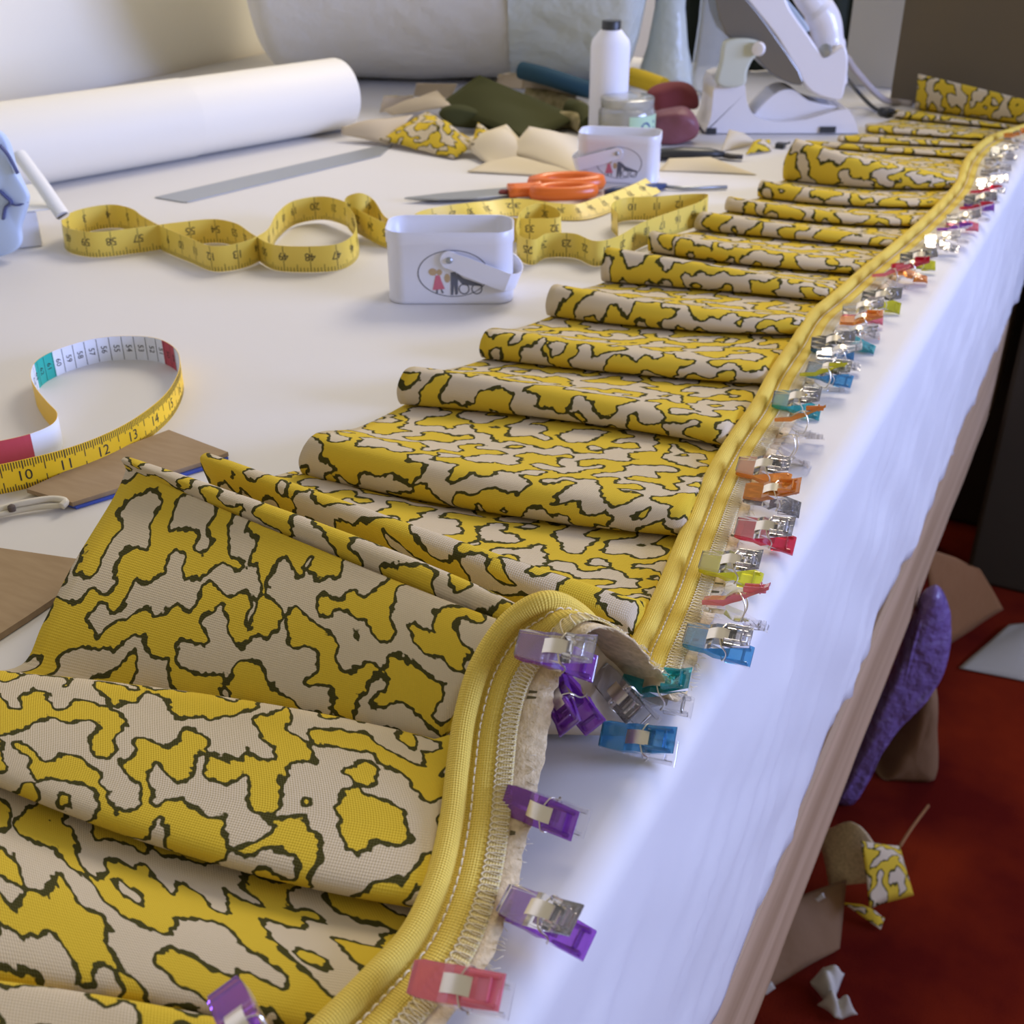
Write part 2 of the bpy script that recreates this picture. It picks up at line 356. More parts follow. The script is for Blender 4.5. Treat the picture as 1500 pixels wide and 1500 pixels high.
def cpt(L, R, z, dy=0.):
    s = (R.y-L.y)/max(R.x-L.x, .02); c = cord_at(R.y+.02*s+dy); return V((c.x, c.y, c.z-.0075+z))
prev = None
for lt, lb, rg, md, hr in pl:
    bl, br = P(*lb, .004), P(*rg, .0045); bm_ = P(*md, .0045) if md else mid(bl, br)
    tl = PY(*lt, bl.y+.004); h = tl.z-bl.z
    if prev is None:
        knot(tl+V((0, .035, -h)), tl.lerp(br, .5)+V((0, .035, -h*.5)), br+V((0, .035, 0)), cpt(bl, br, .0035, .035))
    tr = br+V((0, .005, hr)); tm = V((bm_.x, bm_.y+.005, bm_.z+h*.5+hr*.5))
    if prev is not None:                          # the flat running towards this ridge
        el, em, er = prev
        knot(el.lerp(tl, .55)+V((0, 0, -h*.18)), em.lerp(tm, .55)+V((0, 0, -h*.1)), er.lerp(tr, .55), cpt(bl, br, .0028, (er.y-br.y)*.5))
    knot(tl, tm, tr, cpt(bl, br, .0042, .004))
    fw = min(.004, h*.2)
    knot(bl+V((0, -fw, h*.5)), bm_+V((0, -fw, (h+hr)*.25)), br+V((0, -.002, hr*.45)), cpt(bl, br, .0040, .0))
    knot(bl, bm_, br, cpt(bl, br, .0032, .003))
    dv = .022
    knot(bl+V((0, dv, -.0005)), bm_+V((0, dv, -.001)), br+V((0, dv*.8, -.001)), cpt(bl, br, .0026, .008))
    knot(bl+V((0, dv, -.0022)), bm_+V((0, dv, -.003)), br+V((0, dv*.8, -.003)), cpt(bl, br, .0018, .008))
    prev = (bl+V((0, .004, -.0022)), bm_+V((0, .004, -.003)), br+V((0, .004, -.003)))
    knot(*prev, cpt(bl, br, .0022, -.004))
def cy_(y, z=-.003): c = cord_at(y); return V((c.x, c.y, c.z+z))
# the standing folds and the arch at the front
a15 = (P(297, 658, .050), P(610, 772, .046), P(925, 884, .022))
knot(P(440, 690, .005), P(690, 760, .006), P(975, 820, .006), cy_(.500))
knot(a15[0]+V((0, .016, -.030)), a15[1]+V((0, .018, -.026)), a15[2]+V((0, .022, -.012)), cy_(.462))
knot(a15[0]+V((0, .004, -.004)), a15[1]+V((0, .005, -.003)), a15[2]+V((0, .006, -.002)), cy_(.450))
knot(a15[0]+V((0, -.003, -.004)), a15[1]+V((0, -.004, -.005)), a15[2]+V((0, -.005, -.005)), cy_(.440))
knot(a15[0]+V((.004, -.003, -.020)), a15[1]+V((0, -.003, -.018)), a15[2]+V((0, -.009, -.012)), cy_(.430))
knot(P(312, 722, .010), P(575, 830, .010), P(880, 960, .009), cy_(.412))
a16 = (P(180, 664, .062), P(517, 786, .060), P(757, 886, .064))
aA = (P(182, 688, .054), P(520, 828, .052), P(735, 908, .060))
knot(a16[0]+V((.004, .014, -.035)), a16[1]+V((0, .016, -.034)), a16[2]+V((.005, .014, -.030)), cy_(.388))
knot(a16[0]+V((0, .004, -.004)), a16[1]+V((0, .005, -.003)), a16[2]+V((0, .004, -.003)), cy_(.374))
knot(a16[0]+V((0, -.002, -.003)), a16[1]+V((0, -.003, -.004)), a16[2]+V((0, -.002, -.004)), cy_(.371))
knot(mid(a16[0], aA[0], -.002), mid(a16[1], aA[1], -.012), mid(a16[2], aA[2], -.022), cy_(.368))
knot(aA[0]+V((0, .001, 0)), aA[1]+V((0, .002, -.001)), aA[2]+V((0, .002, -.002)), cy_(.365))
knot(aA[0]+V((0, -.006, -.008)), aA[1]+V((0, -.005, -.003)), aA[2]+V((0, -.004, -.003)), cy_(.361))
knot(P(105, 830, .030), P(418, 925, .033), P(684, 1000, .040), cy_(.345))
knot(P(62, 915, .016), P(358, 1000, .017), P(655, 1064, .024), cy_(.333))
knot(P(31, 974, .005), P(330, 1034, .006), P(636, 1096, .014), cy_(.326))
b18 = (P(-60, 978, .016), P(320, 1020, .019), P(636, 1083, .022))
knot(P(-62, 990, .004)+V((0, .004, 0)), P(320, 1040, .005)+V((0, .004, 0)), P(634, 1098, .012)+V((0, .002, 0)), cy_(.322, -.005))
knot(*b18, cy_(.317))
knot(P(-70, 1010, .019), P(310, 1060, .021), P(632, 1120, .021), cy_(.308))
knot(P(-70, 1080, .019), P(285, 1160, .020), P(630, 1220, .018), cy_(.283))
knot(P(-70, 1108, .016), P(262, 1236, .016), P(621, 1318, .015), cy_(.264))
knot(P(-70, 1122, .009), P(262, 1250, .009), P(619, 1332, .009), cy_(.258, -.0035))
knot(P(-70, 1100, .006), P(265, 1215, .006), P(621, 1300, .006), cy_(.262, -.0045))
knot(P(-70, 1100, .003), P(265, 1215, .003), P(621, 1300, .0035), cy_(.262, -.006))
knot(P(-70, 1150, .004), P(255, 1280, .005), P(612, 1352, .0045), cy_(.252, -.006))
knot(P(-80, 1290, .012), P(220, 1370, .013), P(560, 1425, .010), cy_(.225))
knot(P(-80, 1415, .012), P(180, 1450, .012), P(470, 1505, .010), cy_(.190))
knot(P(-80, 1450, .004), P(170, 1475, .004), P(455, 1520, .005), cy_(.186, -.005))
knot(P(-80, 1428, .019), P(165, 1462, .019), P(430, 1518, .014), cy_(.182))
knot(P(-90, 1470, .021), P(140, 1510, .021), P(420, 1550, .014), cy_(.176))
knot(P(-100, 1700, .016), P(100, 1720, .016), P(350, 1680, .010), cy_(.165))
cols = list(zip(*K)); NS = 7
Ls, Ms, Rs, Cs = [cr(c, NS) for c in cols]
rows, uv, s = [], [], 0.
NC = 36
for i in range(len(Ls)):
    l, m, r, c = Ls[i], Ms[i], Rs[i], Cs[i]
    if i: s += max((m-Ms[i-1]).length, .00001)
    row = []
    for j in range(NC+1):
        t = j/NC; row.append(l*(2*(t-.5)*(t-1))+m*(4*t*(1-t))+r*(2*t*(t-.5)))
    for j in range(1, 7):
        t = j/6; row.append(r.lerp(c, t)+V((0, 0, -.0004*math.sin(math.pi*t))))
    u = 0.
    for j, p in enumerate(row):
        p.z = max(p.z, .0009)
        if j: u += (p-row[j-1]).length
        uv.append((u, s))
    rows.append(row)
o = grid(rows[::-1], 'printed_fabric', MT['print'], strip, uv=[uv[i*(NC+7)+j] for i in range(len(rows)-1, -1, -1) for j in range(NC+7)], thick=.0006, back=MT['back'])

n_ = len(cord); arc = [0.]
for a, b in zip(cord, cord[1:]): arc.append(arc[-1]+(b-a).length)
def sweep(name, prof, mat, closed=True, wob=0., wide=None):
    rows, uv = [], []; pl_ = [0.]
    pp = prof+[prof[0]] if closed else prof
    for a, b in zip(pp, pp[1:]): pl_.append(pl_[-1]+math.dist(a, b))
    for i in range(n_):
        t, o_, nn = frame(i)
        rows.append([cord[i]+o_*(x+(wide(arc[i]) if wide and x > .024 else 0)+(wob*noise.noise(V((arc[i]*160, x*30, 2))) if x > .02 else 0))+nn*z for x, z in pp]); uv += [(k, arc[i]) for k in pl_]
    return grid(rows, name, mat, strip, uv=uv)
circ = [(.0047*math.cos(2*math.pi*k/14), .0047*math.sin(2*math.pi*k/14)) for k in range(14)]
sweep('piping_cord', circ[::-1], MT['pipe'])
sweep('piping_band', [(.003, -.0015), (.0052, -.0030), (.0075, -.0018), (.0105, -.0014), (.0150, -.0020), (.0150, -.0030), (.0105, -.0026), (.003, -.0042)], MT['pipe'])
sweep('overlocked_hem', [(.0148, -.0019), (.0185, -.0023), (.0222, -.0030), (.0222, -.0036), (.0185, -.0034), (.0148, -.0031)], MT['seam'])
S_AR = arc[min(range(n_), key=lambda i: (cord[i]-P(682, 1045, .034)).length)]
sweep('cream_lining_edge', [(.004, -.0045), (.020, -.0046), (.0275, -.0050), (.0275, -.0058), (.020, -.0058), (.004, -.0056)], MT['lining'], wob=.0016, wide=lambda a_: .007*math.exp(-((a_-S_AR)/.045)**2))
def along(s_):
    s_ = min(max(s_, 0), arc[-1]-1e-5); lo, hi = 0, n_-1
    while hi-lo > 1:
        m_ = (lo+hi)//2
        if arc[m_] <= s_: lo = m_
        else: hi = m_
    f = (s_-arc[lo])/max(arc[lo+1]-arc[lo], 1e-7); t, o_, nn = frame(lo); t2, o2, n2 = frame(lo+1)
    return cord[lo].lerp(cord[lo+1], f), t.lerp(t2, f), o_.lerp(o2, f), nn.lerp(n2, f)
q = MB(); s_ = .002
while s_ < arc[-1]-.01:                           # running stitch in the ditch
    pts = []
    for k in range(4):
        c, t, o_, nn = along(s_+.0032*k/3); pts.append(c+o_*.0068+nn*(-.0014+(.0004 if 0 < k < 3 else -.0004)))
    q.tube(pts, .00038, 5); s_ += .0040
q.make('stitching', MT['thread'], strip, auto=None)['kind'] = 'stuff'
pts = []; s_ = .002; k = 0
while s_ < arc[-1]-.01:                           # looping overlock thread
    c, t, o_, nn = along(s_); ph = 2*math.pi*k/8
    pts.append(c+o_*(.0185-.0037*math.cos(ph))+t*(.0013*math.sin(ph))+nn*(-.0017-.0011*(1-math.cos(ph))/2+.0001)); s_ += .0026/8; k += 1
MB().tube(pts, .00030, 4).make('overlock_thread', MT['thread'], strip, auto=None)
q = MB(); rf = random.Random(5)
for k in range(70):                              # frayed printed ends under the hem
    c, t, o_, nn = along(rf.uniform(.02, arc[-1]-.02)); w = rf.uniform(.0005, .0012)
    a = c+o_*.0225+nn*-.0049; b = a+o_*rf.uniform(.002, .0045)+t*rf.uniform(-.001, .001)
    q.prism([a-t*w, b-t*w*.6, b+t*w*.6, a+t*w], nn*.0003)
q.make('frayed_print_ends', MT['fray'], strip, smooth=False)['kind'] = 'stuff'
q = MB()
for k in range(900):
    c, t, o_, nn = along(rf.uniform(.02, arc[-1]-.02)); a = c+o_*.026+nn*-.0053
    q.tube([a, a+o_*rf.uniform(.001, .0035)+t*rf.uniform(-.0015, .0015)+nn*rf.uniform(-.0005, .0012), a+o_*rf.uniform(.003, .006)+t*rf.uniform(-.003, .003)+nn*rf.uniform(-.001, .001)], .00013, 3)
q.make('loose_threads', MT['thread'], strip, auto=None)['kind'] = 'stuff'
# cream underside that shows under the arch
rows = []
for i in range(13):
    f = i/12; a = P(776, 1075, .004).lerp(P(915, 1078, .004), f); b = P(770, 985, .030).lerp(P(925, 1000, .006), f)
    b.z = .006+.040*math.sin(math.pi*(f*.62+.30)); rows.append([a.lerp(b, g/6)+V((0, .008*math.sin(math.pi*g/6), .0)) for g in range(7)])
grid(rows, 'turned_under_lining', MT['back'], strip, thick=.0008)

# ------------------------------------------------------------------ sewing clips
CLEN, CW = .037, .0066
def jaw_mesh(up, flare):
    z0 = .0007*up
    top = [(0, .0030), (.004, .0036), (.012, .0040), (.0165, .0068), (.021, .0070), (.026, .0062+flare*.4), (.036, .0070+flare)]
    bot = [(0, .0004), (.012, .0006), (.016, .0024), (.021, .0040), (.026, .0044+flare*.4), (.036, .0050+flare)]
    wid = lambda x: CW*(.86 if x < .002 else 1.)*(1. if x < .03 else .96)
    q = MB(); st = top+bot[::-1]; vs = []
    for sgn in (-1, 1):
        for x, z in st: vs.append(V((x, sgn*wid(x), z*up)))
    n = len(st); q.add(vs, [(i, (i+1) % n, n+(i+1) % n, n+i) for i in range(n)])
    m = len(top)
    for sgn in (0, 1):
        o_ = sgn*n
        for i in range(m-1):
            j = n-1-min(i, len(bot)-1); j2 = n-1-min(i+1, len(bot)-1)
            q.add([vs[o_+i], vs[o_+i+1], vs[o_+j2], vs[o_+j]], [(0, 1, 2, 3)] if j2 != j else [(0, 1, 2)])
    for y in (-CW*.72, CW*.72):                   # the two side rails of the grip
        q.box((.022, y-.0009, (.0068+flare*.3)*up if up > 0 else (.0090+flare*.5)*up), (.0345, y+.0009, (.0090+flare*.5)*up if up > 0 else (.0068+flare*.3)*up))
    q.box((.0305, -.0042, min(.0078*up, .0088*up+flare*.6*up)), (.0318, .0042, max(.0078*up, .0092*up+flare*.7*up)))
    return q
def make_clip(c1, c2, flare=.004):
    r = thing('sewing_clip', '-', 'sewing clip')
    jaw_mesh(1, flare).make('upper_jaw', CL[c1], r, local=True, smooth=False, bevel=.0006)
    jaw_mesh(-1, flare).make('lower_jaw', CL[c2], r, local=True, smooth=False, bevel=.0006)
    q = MB()
    for up in (1, -1):                            # flat plates over each jaw
        pts = [(.0125, .0046), (.015, .0066), (.018, .0079), (.0215, .0081), (.024, .0072)]
        vs = []
        for x, z in pts: vs += [V((x, -.0034, z*up)), V((x, .0034, z*up)), V((x, .0034, (z+.0005)*up)), V((x, -.0034, (z+.0005)*up))]
        fs = []
        for i in range(len(pts)-1):
            for k in range(4): fs.append((i*4+k, i*4+(k+1) % 4, i*4+4+(k+1) % 4, i*4+4+k))
        fs += [(0, 1, 2, 3), (16, 17, 18, 19)]; q.add(vs, fs)
    for y in (-CW-.0004, CW+.0004):               # bent wires joining the plates at the sides
        s1 = y*.5
        q.tube(cr([(.020, s1, .0082), (.0215, y, .0070), (.0235, y, .002), (.0235, y, -.002), (.0215, y, -.0070), (.020, s1, -.0082)], 4), .00042, 6)
    q.make('spring', MT['steel'], r, local=True, smooth=True, auto=40)
    return r
ORD = ['nearest', 'second', 'third', 'fourth', 'fifth', 'sixth', 'seventh', 'eighth', 'ninth', 'tenth', 'eleventh', 'twelfth', 'thirteenth', 'fourteenth', 'fifteenth', 'sixteenth', 'seventeenth', 'eighteenth', 'nineteenth', 'twentieth',
       'twenty-first', 'twenty-second', 'twenty-third', 'twenty-fourth', 'twenty-fifth', 'twenty-sixth', 'twenty-seventh', 'twenty-eighth', 'twenty-ninth', 'thirtieth', 'thirty-first', 'thirty-second', 'thirty-third', 'thirty-fourth', 'thirty-fifth', 'thirty-sixth', 'thirty-seventh', 'thirty-eighth', 'thirty-ninth', 'fortieth']
# (tip px, tip py, tip z, upper, lower, yaw, pitch up, roll, flare, label or None)
clips = [
    (330, 1448, .034, 'purple', 'clear', -30, -4, 20, .003, 'purple sewing clip lying on the print at the bottom edge, nearest of all'),
    (603, 1432, .021, 'pink', 'clear', 12, 2, 30, .004, 'pink sewing clip with pale pink handle biting over the piping at the near end'),
    (738, 1318, .014, 'clear', 'purple', -4, 4, 22, .006, 'clear sewing clip with a violet lower jaw, next beyond the near pink clip'),
    (740, 1168, .019, 'purple', 'clear', 2, -2, 50, .004, 'purple sewing clip at the near foot of the piping arch'),
    (757, 943, .062, 'clear', 'purple', 14, -4, 34, .008, 'clear sewing clip gripping the top of the piping arch'),
    (800, 972, .042, 'purple', 'purple', -32, -26, 55, .005, 'dark purple sewing clip hanging inside the piping arch'),
    (880, 985, .022, 'clear', 'clear', -30, -10, 40, .005, 'all-clear sewing clip at the far foot of the piping arch'),
    (908, 1003, .014, 'teal', 'clear', 10, 4, 18, .007, 'teal sewing clip with clear lower jaw just past the arch'),
    (880, 1076, .012, 'blue', 'clear', 12, 0, 35, .007, 'blue sewing clip with clear lower jaw on the lining under the arch'),
    (1003, 930, .013, 'clear', 'blue', 6, 2, 22, .004, None), (1030, 884, .013, 'pink', 'clear', 12, 6, -22, .006, None), (1026, 822, .013, 'clear', 'yellow', 6, 2, 24, .006, None),
    (1078, 772, .012, 'clear', 'red', 5, 2, 30, .006, None), (1090, 722, .012, 'orange', 'clear', 9, 4, 20, .006, None), (1080, 682, .012, 'clear', 'orange', 5, 2, 26, .004, None),
    (1118, 646, .012, 'clear', 'clear', 3, 0, -22, .006, None), (1135, 618, .012, 'orange', 'clear', 13, 6, -22, .006, None), (1132, 584, .012, 'clear', 'teal', 7, 2, 28, .006, None),
    (1172, 552, .012, 'yellow', 'clear', 11, 6, -22, .005, None), (1182, 540, .012, 'clear', 'blue', 1, 2, 30, .004, None), (1196, 520, .012, 'clear', 'clear', 13, 4, 6, .004, None), (1188, 504, .012, 'clear', 'blue', 11, 4, 24, .005, None),
    (1222, 488, .012, 'clear', 'teal', 5, 0, 6, .005, None), (1230, 472, .012, 'orange', 'clear', 11, 2, 6, .005, None), (1234, 455, .012, 'clear', 'pink', 11, 6, 20, .005, None), (1262, 436, .012, 'clear', 'yellow', 7, 2, 30, .005, None),
    (1277, 407, .012, 'pink', 'clear', 13, 6, -22, .005, None), (1305, 394, .012, 'red', 'orange', 11, 4, 6, .005, None), (1318, 380, .012, 'clear', 'yellow', 13, 4, 30, .004, None), (1354, 352, .012, 'clear', 'clear', 9, 4, 20, .004, None),
    (1372, 339, .012, 'purple', 'clear', 5, 2, -22, .004, None), (1386, 322, .012, 'clear', 'pink', 11, 4, 25, .005, None), (1405, 308, .012, 'red', 'clear', 7, 2, -22, .004, None), (1412, 294, .012, 'clear', 'purple', 11, 2, 30, .004, None), (1420, 284, .012, 'red', 'clear', 11, 2, -22, .004, None),
    (1430, 268, .012, 'clear', 'clear', 13, 2, 20, .004, None), (1436, 252, .012, 'clear', 'clear', 5, 2, 6, .004, None), (1442, 236, .012, 'clear', 'clear', 13, 2, 15, .004, None), (1450, 222, .012, 'clear', 'clear', 9, 2, 30, .004, None), (1470, 200, .012, 'orange', 'clear', 13, 3, 6, .005, None)]
nclip = 0
for k, (px, py, z, c1, c2, yaw, pit, rol, fl, lab) in enumerate(clips):
    r = make_clip(c1, c2, fl)
    p = P(px, py, z); r.location = (p.x, p.y, p.z+T)
    r.rotation_euler = (Matrix.Rotation(math.radians(yaw), 3, 'Z') @ Matrix.Rotation(-math.radians(pit), 3, 'Y') @ Matrix.Rotation(math.radians(rol), 3, 'X')).to_euler()
    if lab is None:
        nclip += 1; cc = c1 if c1 == c2 else f'{c1} over {c2}'
        lab = f'{cc} sewing clip on the piping, {ORD[nclip-1]} along the row beyond the arch'
    r.scale = (.9, .9, .9)
    tag(r, lab, 'sewing clip', 'sewing clips gripping the piped edge')

# ------------------------------------------------------------------ tins
def make_tin(loc, rz, label, hside, hang):
    t = thing('tin_box', label, 'tin', loc, rz, 'white tins with strap handles')
    Lx, Ly, H, R = .054, .0275, .063, .016
    def rr(e, n=8):
        o_ = []
        for cx, cy2, a0 in ((Lx-R, Ly-R, 0), (-Lx+R, Ly-R, 90), (-Lx+R, -Ly+R, 180), (Lx-R, -Ly+R, 270)):
            for k in range(n+1):
                a = math.radians(a0+90*k/n); o_.append((cx+(R+e)*math.cos(a), cy2+(R+e)*math.sin(a)))
        return o_
    levels = [(-.004, .0), (0, .0006), (.0006, .002), (.0006, .0035), (0, .0045), (0, H-.0125), (.0009, H-.0110), (.0009, H-.0006), (0.0004, H), (-.0006, H-.0003), (-.0006, H-.010), (-.0018, H-.012), (-.0018, .0015)]
    vs, fs = [], []; n = len(rr(0))
    for e, z in levels: vs += [V((x, y, z)) for x, y in rr(e)]
    for i in range(len(levels)-1):
        for k in range(n): fs.append((i*n+k, i*n+(k+1) % n, (i+1)*n+(k+1) % n, (i+1)*n+k))
    fs += [tuple(range(n))[::-1], tuple(range((len(levels)-1)*n, len(levels)*n))]
    obj('body', vs, fs, MT['tin'], t, local=True, auto=50)
    # strap handle: a flat band bent around one end, pivoting on two rivets
    path = []
    for k in range(9): path.append((Lx*.98*k/8, -Ly-.0022-.003*math.sin(k/8*1.4)))
    ex = Lx+.010
    for k in range(1, 12):
        a = -math.pi/2+math.pi*k/12; path.append((ex-.016+.016*math.cos(a), (Ly+.0052)*math.sin(a)))
    for k in range(8, -1, -1): path.append((Lx*.98*k/8, Ly+.0022+.003*math.sin(k/8*1.4)))
    M = Matrix.Rotation(math.radians(hang), 3, 'Y'); pz = .040; rows = []
    for i, (x, y) in enumerate(path):
        a = V((path[min(i+1, len(path)-1)][0]-path[max(i-1, 0)][0], path[min(i+1, len(path)-1)][1]-path[max(i-1, 0)][1], 0)).normalized()
        nn = V((a.y, -a.x, 0))*.0005; w = .0082 if 1 < i < len(path)-2 else .0074
        row = []
        for dz, sg in ((-w, 1), (w, 1), (w, -1), (-w, -1), (-w, 1)):
            q_ = M @ V((x, 0, dz)); row.append(V((q_.x*hside, y, q_.z+pz))+V((nn.x*sg*hside, nn.y*sg, 0)))
        rows.append(row)
    nr, nc = len(rows), 5
    hd = MB(); hd.add([p for r_ in rows for p in r_], [(i*nc+j, i*nc+j+1, (i+1)*nc+j+1, (i+1)*nc+j) for i in range(nr-1) for j in range(nc-1)]+[(0, 1, 2, 3), ((nr-1)*nc, (nr-1)*nc+1, (nr-1)*nc+2, (nr-1)*nc+3)])
    for s_ in (-1, 1): hd.lathe([(.0078, 0), (.0080, .0004), (.0080, .0010), (.0076, .0014)], (0, s_*(Ly+.0014), pz), 28, Matrix.Rotation(math.radians(90*-s_), 3, 'X'))
    h_ = hd.make('handle', MT['tin'], t, local=True, auto=40)
    rv = MB()
    for s_ in (-1, 1): rv.lathe([(.0028, 0), (.0028, .0010), (.0018, .0020), (.0006, .0023)], (0, s_*(Ly+.0028), pz), 16, Matrix.Rotation(math.radians(90*-s_), 3, 'X'))
    rv.make('rivet', MT['grey'], h_, local=True)
    # printed oval with two little figures and a wagon
    y0 = -Ly-.0002; cx, cz = .003, .0275
    rw = []
    for k in range(65):
        a = 2*math.pi*k/64; rw.append([V((cx+.0305*math.cos(a)*e, y0, cz+0.0205*math.sin(a)*e)) for e in (1., .970)])
    pr = MB(); pr.add([p for r_ in rw for p in r_], [(2*i, 2*i+1, 2*i+3, 2*i+2) for i in range(64)])
    sh = lambda pts: [V((cx+x, y0-.0001, cz+z)) for x, z in pts]
    el = lambda ex_, ez, a_, b_: [(ex_+a_*math.cos(2*math.pi*k/14), ez+b_*math.sin(2*math.pi*k/14)) for k in range(14)]
    for x in (.009, .020): 
        ring = [el(x, -.0135, .0048*e, .0048*e) for e in (1, .8)]
        for k in range(14): pr.add(sh([ring[0][k], ring[0][(k+1) % 14], ring[1][(k+1) % 14], ring[1][k]]), [(0, 1, 2, 3)])
    pr.make('printed_oval', MT['slate'], t, local=True, smooth=False)
    for nm, mt, polys in (('printed_dress', 'pink', [[(-.018, -.0145), (-.0075, -.0135), (-.0105, -.0055), (-.0115, -.0015), (-.0150, -.0015)]]),
                          ('printed_coat', 'slate', [[(-.0025, -.0190), (-.0005, -.0190), (.0005, -.010), (.0015, -.019), (.0035, -.018), (.0040, -.003), (.0020, .0018), (-.0022, .001)], [(.003, .001), (.0085, -.004), (.0245, -.0095), (.0250, -.0110), (.008, -.010), (.004, -.005)]]),
                          ('printed_basket', 'tan', [el(-.0175, .0015, .0035, .0032), el(-.0118, .0012, .0024, .0026), el(-.0052, -.004, .0024, .004)])):
        q = MB()
        for p in polys: q.add(sh(p), [tuple(range(len(p)))])
        q.make(nm, MT[mt], t, local=True, smooth=False)
    q = MB()
    for p in ([(-.0150, -.0180), (-.0138, -.0180), (-.0135, -.0140), (-.0150, -.0140)], [(-.0100, -.0175), (-.0085, -.0170), (-.0100, -.0138), (-.0112, -.0138)]): q.add(sh(p), [(0, 1, 2, 3)])
    q.make('printed_shoes', MT['slate'], t, local=True, smooth=False)
    return t
a, b = P(572, 446), P(748, 446); d = (b-a).normalized(); c = (a+b)/2+V((-d.y, d.x, 0))*.0275
make_tin(c, math.atan2(d.y, d.x), 'nearer white tin box with printed oval, its strap handle hanging to the right', 1, 21)
a, b = P(843, 266), P(962, 272); d = (b-a).normalized(); c = (a+b)/2+V((-d.y, d.x, 0))*.0242
make_tin(c, math.atan2(d.y, d.x), 'white tin box farther back in front of the jar, its strap handle hanging left', -1, 17).scale = (.88, .88, .88)

# ------------------------------------------------------------------ tape measures
def ribbon(path, lean=0.):
    pts = cr(path, 10); ar = [0.]
    for a, b in zip(pts, pts[1:]): ar.append(ar[-1]+(b-a).length)
    def S(s, w, off=0.):
        s = min(max(s, 0), ar[-1]-1e-6); lo, hi = 0, len(pts)-1
        while hi-lo > 1:
            m_ = (lo+hi)//2
            if ar[m_] <= s: lo = m_
            else: hi = m_
        f = (s-ar[lo])/max(ar[hi]-ar[lo], 1e-8)
        t = ((pts[min(hi+1, len(pts)-1)]-pts[lo]).lerp(pts[hi]-pts[max(lo-1, 0)], 1-f)).normalized()
        n = V((t.y, -t.x, 0)).normalized(); ln = lean(s/ar[-1]) if callable(lean) else lean
        u = V((0, 0, 1))*math.cos(ln)+n*math.sin(ln); n2 = n*math.cos(ln)-V((0, 0, 1))*math.sin(ln)
        return pts[lo].lerp(pts[hi], f)+u*w+n2*off
    return S, ar[-1], pts, ar
def s_near(px, py, pts, ar):
    best = min(range(len(pts)), key=lambda i: (lambda q_: (q_[0]-px)**2+(q_[1]-py)**2)(proj(pts[i]))); return ar[best]
def proj(p):
    q_ = V((p.x, p.y, p.z-HC)); d = q_.dot(FW); return (750+F*q_.dot(RT)/d, 750-F*q_.dot(UP)/d)
def marks(q, S, shapes, off):
    for poly in shapes:
        vs = [S(s, w, off) for s, w in poly]; q.add(vs, [tuple(range(len(vs)))])
def tape_body(name, S, L, wd, mA, mB, parent, n):
    rows = []
    for i in range(n+1):
        s = L*i/n; rows.append([S(s, w, .00018) for w in (0, wd/3, wd*2/3, wd)]+[S(s, w, -.00018) for w in (wd, wd*2/3, wd/3, 0)]+[S(s, 0, .00018)])
    nc = 9; vs = [p for r_ in rows for p in r_]; fs, fm = [], []
    for i in range(n):
        for j in range(nc-1): fs.append((i*nc+j, i*nc+j+1, (i+1)*nc+j+1, (i+1)*nc+j)); fm.append(0 if j < 3 else 1)
    return obj(name, vs, fs, None, parent, mats=[mA, mB], fmat=fm, auto=60)
# front tape: yellow inches outside, white centimetres inside
pth = [P(-90, 704), P(-30, 693), P(20, 684), P(60, 673), P(86, 660), P(92, 645), P(78, 628), P(62, 608), P(53, 588), P(57, 570), P(70, 558), P(100, 544), P(150, 530), P(200, 527), P(236, 531), P(262, 546), P(269, 566), P(264, 590), P(245, 619), P(200, 655), P(155, 679), P(105, 698), P(50, 713), P(0, 724), P(-60, 734), P(-120, 742)]
S, L, pts, ar = ribbon(pth)
tm = thing('tape_measure', 'bright yellow tape measure with white inner face looped at the left, numbers 10 to 15', 'tape measure', P(150, 600))
W = .0195
bd = tape_body('tape', S, L, W, MT['tapew'], MT['tape'], tm, 240)
s12 = s_near(155, 679, pts, ar); IN = .0254
q = MB()
for n in range(8, 17):
    s0 = s12+(12-n)*IN
    if not 0 < s0 < L: continue
    for k in range(16):
        s1 = s0-k*IN/16; ln = {0: W, 8: W*.45}.get(k, W*.30 if k % 4 == 0 else W*.22); w_ = .00028 if k else .00038
        if 0 < s1 < L:
            marks(q, S, [[(s1-w_, W*.98-ln if k else W*.70), (s1+w_, W*.98-ln if k else W*.70), (s1+w_, W*.99), (s1-w_, W*.99)]], -.0003)
            marks(q, S, [[(s1-w_, 0.0002), (s1+w_, .0002), (s1+w_, ln*.8 if k else W*.22), (s1-w_, ln*.8 if k else W*.22)]], -.0003)
    tv, tf = text2d(str(n), .0098)
    q.add([S(s0-x, W*.46+y, -.0003) for x, y in tv], tf)
q.make('inch_marks', MT['ink'], bd, smooth=False)
sg = s_near(82, 552, pts, ar); sr = s_near(243, 534, pts, ar); CM = (sr-sg)/9.7
q = MB(); qr = MB(); qt = MB()
for n in range(49, 65):
    s0 = sg+(60.4-n)*CM
    if s0 < 0 or s0 > L: continue
    marks(q, S, [[(s0+CM*.5-.0002, 0.0004), (s0+CM*.5+.0002, .0004), (s0+CM*.5+.0002, W*.97), (s0+CM*.5-.0002, W*.97)]], .0004)
    tv, tf = text2d(str(n), .0062); q.add([S(s0+y, W*.5-x, .0004) for x, y in tv], tf)
q.make('centimetre_marks', MT['ink'], bd, smooth=False)
def bandq(q, a, b, off=.0003, n=14):
    for i in range(n):
        s1, s2 = a+(b-a)*i/n, a+(b-a)*(i+1)/n; marks(q, S, [[(s1, 0), (s2, 0), (s2, W), (s1, W)]], off)
bandq(qr, sr, sr+.019); s_l = s_near(52, 675, pts, ar); qr2 = MB(); bandq(qr2, max(0, s_l-.06), s_l)
